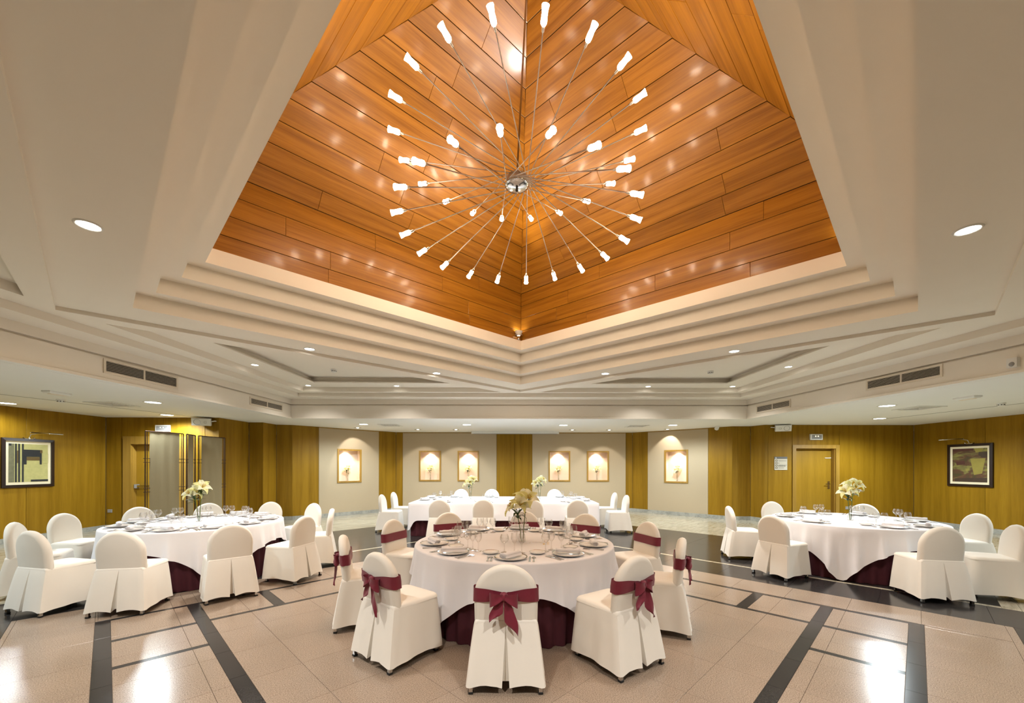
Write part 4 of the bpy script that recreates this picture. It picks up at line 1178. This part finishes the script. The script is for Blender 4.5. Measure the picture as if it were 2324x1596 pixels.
MAIN = [(-0.04, 2.80, 0.0, 1.0, 'front', 'ivory covered chair with burgundy bow in the centre foreground'),
        (-1.07, 3.19, 0.62, 0.785, 'front-left', 'ivory covered chair with burgundy bow left of the foreground chair'),
        (0.96, 3.08, -0.57, 0.82, 'front-right', 'ivory covered chair with burgundy bow right of the foreground chair'),
        (-1.68, 4.0, 0.95, 0.32, 'left', 'sash chair seen edge-on at the left end of the middle table'),
        (1.64, 3.87, -0.93, 0.36, 'right', 'sash chair seen edge-on at the right end of the middle table'),
        (-1.54, 5.18, 0.93, -0.37, 'back-left', 'sash chair facing us, left rear of the middle table'),
        (1.70, 5.0, -0.94, -0.34, 'back-right', 'sash chair facing us, right rear of the middle table'),
        (-0.95, 5.98, 0.52, -0.85, 'far-left', 'sash chair behind the middle table, left of the lilies'),
        (0.19, 6.18, -0.05, -1.0, 'far-middle', 'sash chair behind the middle table, directly behind the lilies'),
        (1.08, 5.85, -0.6, -0.8, 'far-right', 'sash chair behind the middle table, right of the lilies')]
for x, y, fx, fy, s, lab in MAIN: chair(x, y, fx, fy, lab, G, True)
G = 'ivory covered chairs at the left table'
LEFT = [(-5.98, 4.85, 0.85, 0.52, 'outer-left', 'ivory covered chair at the extreme left edge of the left table'),
        (-5.03, 4.22, 0.22, 0.97, 'near-left', 'ivory covered chair turned away, first from left before the left table'),
        (-4.08, 4.20, -0.2, 0.98, 'near-middle', 'ivory covered chair turned away, second from left before the left table'),
        (-3.25, 4.70, -0.69, 0.72, 'near-right', 'ivory covered chair turned away, third from left before the left table'),
        (-2.81, 5.53, -0.97, 0.22, 'right', 'ivory covered chair with its pleated back turned, right end of left table'),
        (-2.87, 6.50, -0.93, -0.36, 'right-rear', 'ivory covered chair seen edge-on, right rear of the left table'),
        (-3.62, 7.45, -0.5, -0.87, 'far-right', 'ivory covered chair facing us, rightmost of those behind the left table'),
        (-4.58, 7.72, 0.03, -1.0, 'far-middle', 'ivory covered chair behind the left table, right of its flowers'),
        (-5.55, 7.42, 0.55, -0.83, 'far-left', 'ivory covered chair behind the left table, right behind its flowers'),
        (-6.18, 6.70, 0.89, -0.45, 'left-rear', 'ivory covered chair behind the left table, before the left door'),
        (-6.42, 5.78, 1.0, 0.05, 'left', 'ivory covered chair facing right at the left end of the left table')]
for x, y, fx, fy, s, lab in LEFT: chair(x, y, fx, fy, lab, G)
G = 'ivory covered chairs at the right table'
RIGHT = [(3.74, 7.02, 0.97, -0.25, 'left-rear', 'ivory covered chair seen edge-on, leftmost at the right table'),
         (5.10, 7.98, 0.06, -1.0, 'far-left', 'ivory covered chair facing us behind the left half of the right table'),
         (6.50, 7.48, -0.71, -0.7, 'far-right', 'ivory covered chair behind the right table, behind its flowers'),
         (6.86, 5.95, -1.0, 0.12, 'right', 'ivory covered chair facing left at the right end of the right table'),
         (5.98, 4.78, -0.88, 0.47, 'near-right', 'ivory covered chair cut off by the right picture edge'),
         (4.93, 4.62, 0.18, 0.98, 'near-middle', 'ivory covered chair turned away before the right half of the right table'),
         (3.65, 5.71, 0.93, 0.36, 'near-left', 'ivory covered chair turned away before the left half of the right table')]
for x, y, fx, fy, s, lab in RIGHT: chair(x, y, fx, fy, lab, G)
G = 'ivory covered chairs at the far table'
ORD = ['first from left', 'second from left', 'third from left', 'fourth from left']
for x, s in zip((-1.51, -0.60, 0.44, 1.37), ORD): chair(x, 8.40, 0, 1, 'ivory covered chair on the near side of the far table, ' + s, G)
for x, s in zip((-1.52, -0.60, 0.40, 1.27), ORD): chair(x, 12.15, 0, -1, 'ivory covered chair on the wall side of the far table, ' + s, G)
for (x, y), s in zip(((-3.15, 9.75), (-3.13, 10.65)), ('nearer', 'farther')): chair(x, y, 1, 0, 'ivory covered chair at the left end of the far table, the %s one' % s, G)
for (x, y), s in zip(((2.76, 9.70), (2.72, 10.65)), ('nearer', 'farther')): chair(x, y, -1, 0, 'ivory covered chair at the right end of the far table, the %s one' % s, G)

# ------------------------------------------------------------------ table settings
def plate_mesh(name, R, rim):
    mb = MB(); mb.mi = 0
    mb.lathe([(0.001, 0.006), (R * 0.62, 0.006), (R * 0.70, 0.010), (R - rim, 0.019)], 28)
    mb.mi = 1; mb.lathe([(R - rim, 0.019), (R, 0.0215)], 28)
    mb.mi = 0; mb.lathe([(R, 0.0215), (R * 0.99, 0.017), (R * 0.60, 0.001), (0.001, 0.001)], 28)
    return mb.mesh(name, [M_CHINA, M_SILVER], smooth=True)
PLATE, BREAD = plate_mesh('dinner_plate', 0.148, 0.012), plate_mesh('bread_plate', 0.078, 0.007)
def glass_mesh(name, H, rb, rt, hb):
    """foot, stem, bowl: outer wall only, thin clear glass"""
    st = H - hb
    prof = [(0.001, 0.003), (0.030, 0.002), (0.034, 0.001), (0.034, 0.003), (0.012, 0.008), (0.0045, 0.02), (0.0038, st * 0.6), (0.005, st - 0.008), (0.012, st), (rb * 0.72, st + hb * 0.16), (rb, st + hb * 0.45), (rb * 0.97, st + hb * 0.65), (rt, H)]
    return MB().lathe(prof, 16).mesh(name, M_GLASS, smooth=True)
WINE, WATER = glass_mesh('wine_glass', 0.185, 0.034, 0.028, 0.095), glass_mesh('water_glass', 0.175, 0.042, 0.031, 0.085)
def napkin_mesh(seed):
    r = random.Random(seed)
    mb = MB(); L = 0.11
    rings = []
    n = 14
    for i in range(9):
        t = -1 + 2 * i / 8
        rr = 0.021 * (1 + 0.10 * math.sin(i * 2.1 + seed)) * (1.0 - 0.12 * t)
        rings.append([(t * L, rr * 1.35 * math.cos(a), 0.021 + rr * 0.95 * math.sin(a) + 0.002 * math.sin(3 * a + t)) for a in [2 * PI * k / n for k in range(n)]])
    mb.loft(rings, True)
    for side in (0, 8):
        ring = rings[side]; c = (sum(p[0] for p in ring) / n, sum(p[1] for p in ring) / n, sum(p[2] for p in ring) / n)
        for sc, dx in ((0.75, -0.004), (0.5, 0.0), (0.25, -0.004)):
            pass
        # the rolled end as a spiral
        sp = []
        for k in range(30):
            a = k * 0.62; q = 1 - k / 32
            sp.append((c[0] + (0.0008 if side else -0.0008) * (1 + k % 2), c[1] + 0.026 * q * math.cos(a), c[2] + 0.019 * q * math.sin(a)))
        mb.f.append(tuple(range(side * n, side * n + n)) if side else tuple(reversed(range(0, n)))); mb.m.append(0)
        mb.tube(sp, 0.0013, 4, False)
    # the loose outer flap
    fl_ = [[(t * L * 0.98, -0.030 - 0.012 * v, 0.020 - 0.017 * v + 0.001 * math.sin(6 * t)) for t in (-1, -0.5, 0, 0.5, 1)] for v in (0, 0.5, 1)]
    mb.loft(fl_, False)
    return mb.mesh('napkin', M_CLOTH, smooth=True)
NAPK = [napkin_mesh(s) for s in range(3)]
def cutlery(kind):
    mb = MB()
    def bar(pts, th=0.0022):
        # pts: (y, half width, z)
        top = [[(-w_, y, z + th), (w_, y, z + th)] for y, w_, z in pts]; bot = [[(-w_, y, z), (w_, y, z)] for y, w_, z in pts]
        rings = [[b[0], b[1], t_[1], t_[0]] for t_, b in zip(top, bot)]
        mb.loft(rings, True)
        n0 = len(mb.v) - 4 * len(pts); mb.f += [(n0, n0 + 1, n0 + 2, n0 + 3), (len(mb.v) - 1, len(mb.v) - 2, len(mb.v) - 3, len(mb.v) - 4)]; mb.m += [0, 0]
    if kind == 'fork':
        bar([(0, 0.010, 0.001), (0.02, 0.009, 0.002), (0.07, 0.005, 0.003), (0.12, 0.004, 0.006), (0.135, 0.011, 0.006), (0.15, 0.012, 0.004)])
        for x in (-0.0095, -0.0032, 0.0032, 0.0095):
            mb.box(x - 0.0018, x + 0.0018, 0.15, 0.20, 0.003, 0.0052)
    elif kind == 'knife':
        bar([(0, 0.009, 0.001), (0.03, 0.009, 0.001), (0.085, 0.006, 0.001), (0.09, 0.009, 0.001), (0.17, 0.010, 0.001), (0.205, 0.007, 0.001), (0.22, 0.002, 0.001)])
    else:
        bar([(0, 0.010, 0.001), (0.02, 0.009, 0.002), (0.08, 0.004, 0.003), (0.125, 0.004, 0.005), (0.14, 0.014, 0.003), (0.165, 0.020, 0.001), (0.185, 0.015, 0.002), (0.197, 0.004, 0.004)])
    return mb.mesh(kind, M_SILVER, smooth=False)
FORK, KNIFE, SPOON = cutlery('fork'), cutlery('knife'), cutlery('spoon')
TOP = TZ + 0.0045
sr = random.Random(23)
def setting(cx, cy, ox, oy, R, seat, tab, glasses=3, full=True, small=False):
    """one cover laid at the table edge; (ox,oy) points from the table to the diner"""
    lx, ly = oy, -ox            # the diner's left
    def at(r, l): return (cx + ox * r + lx * l, cy + oy * r + ly * l, TOP)
    ang = math.atan2(-oy, -ox) - PI / 2
    g = 'table ware on the ' + tab
    where = '%s setting of the %s' % (seat, tab)
    def put(name, me, r, l, rz, lab, cat, dz=0.0):
        p = at(r, l); o = ob(name, me, None, loc=(p[0], p[1], p[2] + dz)); o.rotation_euler = (0, 0, rz)
        tag(o, lab, cat, g); return o
    rp_ = R - 0.185
    put('dinner_plate', PLATE, rp_, 0, ang, 'silver-rimmed dinner plate, ' + where, 'plate')
    put('napkin', NAPK[sr.randrange(3)], rp_, 0.0, ang + sr.choice([0.9, -0.7, 0.15, 0.3, 2.4]), 'rolled white napkin on the plate, ' + where, 'napkin', 0.0205)
    put('bread_plate', BREAD, rp_ - 0.20, 0.195, ang, 'small silver-rimmed bread plate, ' + where, 'plate')
    r0 = R - 0.06
    put('fork', FORK, r0, 0.165, ang + 0.03, 'silver fork next to the plate, ' + where, 'fork')
    put('knife', KNIFE, r0, -0.165, ang - 0.03, 'silver knife next to the plate, ' + where, 'knife')
    if full:
        put('fork', FORK, r0, 0.195, ang + 0.03, 'silver outer fork, ' + where, 'fork')
        put('spoon', SPOON, r0, -0.20, ang - 0.03, 'silver soup spoon right of the knife, ' + where, 'spoon')
    gl = [('wine_glass', WINE, -0.02, 'middle wine glass'), ('water_glass', WATER, 0.065, 'round water glass'), ('wine_glass', WINE, -0.095, 'outer wine glass')]
    for k in range(glasses):
        nm, me, l, lab = gl[k] if tab.startswith('middle') else [('water_glass', WATER, -0.05, 'round wine glass'), ('water_glass', WATER, 0.05, 'round water glass'), ('water_glass', WATER, 0.0, 'third glass')][k]
        put(nm, me, rp_ - 0.24 + (0.03 if k == 2 else 0) + sr.uniform(-0.015, 0.015), l + sr.uniform(-0.01, 0.01), sr.uniform(0, 6), '%s, %s' % (lab, where), 'glass')
for x, y, fx, fy, s, lab in MAIN:
    dx, dy = x - T_MAIN[0], y - T_MAIN[1]; L = math.hypot(dx, dy)
    setting(*T_MAIN, dx / L, dy / L, RT, s, 'middle table', 3)
for x, y, fx, fy, s, lab in LEFT:
    dx, dy = x - T_LEFT[0], y - T_LEFT[1]; L = math.hypot(dx, dy)
    setting(*T_LEFT, dx / L, dy / L, RT, s, 'left table', 2, full=True)
for x, y, fx, fy, s, lab in RIGHT:
    dx, dy = x - T_RIGHT[0], y - T_RIGHT[1]; L = math.hypot(dx, dy)
    setting(*T_RIGHT, dx / L, dy / L, RT, s, 'right table', 2, full=True)
for x, s in zip((-1.51, -0.60, 0.44, 1.37), ('near-side first', 'near-side second', 'near-side third', 'near-side fourth')):
    setting(x, FY0 + 1.0, 0, -1, 1.0, s, 'far table', 2, full=False)
for x, s in zip((-1.52, -0.60, 0.40, 1.27), ('wall-side first', 'wall-side second', 'wall-side third', 'wall-side fourth')):
    setting(x, FY1 - 1.0, 0, 1, 1.0, s, 'far table', 2, full=False)
for y, s in ((9.75, 'left-end nearer'), (10.5, 'left-end farther')): setting(FX0 + 1.0, y, -1, 0, 1.0, s, 'far table', 2, full=False)
for y, s in ((9.62, 'right-end nearer'), (10.3, 'right-end farther')): setting(FX1 - 1.0, y, 1, 0, 1.0, s, 'far table', 2, full=False)

# ------------------------------------------------------------------ vases with lilies
VASE_ME = MB().lathe([(0.001, 0.002), (0.034, 0.002), (0.038, 0.01), (0.034, 0.05), (0.022, 0.10), (0.017, 0.16), (0.018, 0.20), (0.022, 0.215)], 18).mesh('vase', M_GLASS, smooth=True)
def petal_mesh(L, W, seed, m):
    r = random.Random(seed); mb = MB(); rings = []
    for i in range(8):
        t = i / 7
        hw = W * math.sin(PI * (0.08 + 0.92 * t) ** 0.85) * 0.5 + 0.003
        if i == 7: hw = 0.001
        # trumpet at first, then curling back
        rr = 0.008 + L * (0.42 * t + 0.40 * t ** 2.2)
        zz = L * (0.72 * t - 0.55 * t ** 3.2)
        rings.append([(rr, hw * v, zz + 0.012 * abs(v) + 0.004 * math.sin(5 * v + 7 * t)) for v in (-1, -0.5, 0, 0.5, 1)])
    mb.loft(rings, False)
    return mb.mesh('petal', m, smooth=True)
PET = [petal_mesh(0.145, 0.064, 1, M_PETAL), petal_mesh(0.145, 0.086, 2, M_PETALW)]
STAM = MB()
for k in range(6):
    a = 2 * PI * k / 6
    STAM.tube([(0.003 * math.cos(a), 0.003 * math.sin(a), 0.01), (0.022 * math.cos(a), 0.022 * math.sin(a), 0.075)], [0.0012, 0.003], 5)
STAM = STAM.mesh('stamens', M_STAMEN)
def leaf_mesh():
    mb = MB(); rings = []
    for i in range(7):
        t = i / 6; hw = 0.014 * math.sin(PI * (0.1 + 0.9 * t)) + 0.001
        rings.append([(0.115 * t, hw * v, 0.055 * t - 0.06 * t ** 2.5 - 0.003 * abs(v)) for v in (-1, 0, 1)])
    mb.loft(rings, False)
    return mb.mesh('leaf', M_LEAF, smooth=True)
LEAFM = leaf_mesh()
BUD = MB().lathe([(0.002, 0.0), (0.011, 0.02), (0.012, 0.04), (0.006, 0.065), (0.001, 0.075)], 8).mesh('bud', M_PETALW, smooth=True)
def lily(base, lean, H, blooms, seed, label, group, scale=1.0):
    """one lily stem; base is the foot of the stem, lean the sideways shift of its top"""
    r = random.Random(seed)
    t = empty('lily_stem', base); t.scale = (scale,) * 3
    top = Vector((lean[0], lean[1], H))
    path = [Vector((0, 0, 0)), Vector((lean[0] * 0.3, lean[1] * 0.3, H * 0.4)), Vector((lean[0] * 0.7, lean[1] * 0.7, H * 0.75)), top]
    MB().tube(path, [0.005, 0.0048, 0.0045, 0.004], 6).build('stem', M_STEM, t, smooth=True)
    for (dx, dy, dz, tilt, az) in blooms:
        c = top + Vector((dx, dy, dz))
        Mb = Matrix.Translation(c) @ Matrix.Rotation(az, 4, 'Z') @ Matrix.Rotation(tilt, 4, 'Y')
        b_ = ob('bloom', STAM, t, M=Mb)
        MB().tube([path[2], (path[2] + c) / 2 + Vector((0, 0, 0.01)), c], 0.003, 5).build('stalk', M_STEM, t, smooth=True)
        for k in range(6):
            ob('petal', PET[k % 2], b_, M=Matrix.Rotation(2 * PI * k / 6 + r.uniform(-0.1, 0.1), 4, 'Z') @ Matrix.Rotation(r.uniform(-0.12, 0.12), 4, 'Y'))
    for k in range(12):
        q = r.uniform(0.52, 0.97)
        p = path[1].lerp(path[3], q)
        ob('leaf', LEAFM, t, M=Matrix.Translation(p) @ Matrix.Rotation(r.uniform(0, 6.28), 4, 'Z') @ Matrix.Rotation(r.uniform(-0.7, 0.3), 4, 'Y') @ Matrix.Scale(r.uniform(0.7, 1.15), 4))
    ob('bud', BUD, t, M=Matrix.Translation(top + Vector((0, 0, 0.0))) @ Matrix.Rotation(0.3, 4, 'X'))
    tag(t, label, 'lily', group)
def vase(x, y, z, where, seed, H=0.40, spread=0.05, sc=1.0):
    v = ob('flower_vase', VASE_ME, None, loc=(x, y, z)); v.scale = (sc,) * 3
    tag(v, 'slim clear glass vase holding lilies ' + where, 'vase', 'glass vases with lilies')
    r = random.Random(seed)
    az = r.uniform(-0.6, 0.6)
    lily((x + 0.008, y, z + 0.006), (spread * 0.7, 0.0), H * 1.05, [(0.02, -0.03, 0.03, 0.85, -0.9 + az), (-0.03, 0.02, 0.035, 0.7, 2.0 + az)], seed, 'taller cream lily stem in the vase ' + where, 'cream lilies in vases', sc)
    lily((x - 0.008, y, z + 0.006), (-spread, -0.01), H * 0.86, [(-0.03, -0.02, 0.02, 0.95, -2.5 + az), (0.03, -0.02, 0.035, 0.8, -0.7 + az)], seed + 5, 'shorter cream lily stem in the vase ' + where, 'cream lilies in vases', sc)
vase(0.11, 4.36, TOP, 'on the middle table', 1, 0.40, 0.05)
vase(-4.57, 5.92, TOP, 'on the left table', 2, 0.43, 0.05)
vase(5.16, 6.18, TOP, 'on the right table', 3, 0.47, 0.05)
vase(-1.02, 10.0, TOP, 'on the far table, left one', 4, 0.42, 0.05)
vase(0.69, 10.1, TOP, 'on the far table, right one', 6, 0.42, 0.05)
for k, p in enumerate(NICHES):
    order = ['in the first niche of the far wall', 'in the second niche of the far wall', 'in the third niche of the far wall', 'in the fourth niche of the far wall', 'in the left angled niche', 'in the right angled niche']
    vase(p.x, p.y, p.z, order[k], 20 + k, 0.47, 0.03, 0.82)
# fallen petals on the cloths
PSC = MB().poly([(-0.012, -0.006, 0.001), (0.0, -0.009, 0.002), (0.013, -0.004, 0.004), (0.013, 0.005, 0.004), (0.0, 0.008, 0.002), (-0.012, 0.005, 0.001)]).mesh('loose_petal', mat_plain('loose_petal_yellow', (0.75, 0.55, 0.22), 0.6))
for (tx, ty), tab, nq in ((T_MAIN, 'middle table', 11), (T_LEFT, 'left table', 8), (T_RIGHT, 'right table', 6)):
    for k in range(nq):
        a = sr.uniform(-0.7, 0.5) if tab == 'middle table' else sr.uniform(0, 6.28); d = sr.uniform(0.08, 0.32)
        o = ob('loose_petal', PSC, None, loc=(tx + 0.08 + d * math.cos(a), ty - 0.10 + d * math.sin(a) * 0.7, TOP)); o.rotation_euler = (0, 0, sr.uniform(0, 6))
        tag(o, 'loose yellow flower petal scattered on the %s' % tab, 'petal', 'loose petals on the ' + tab)
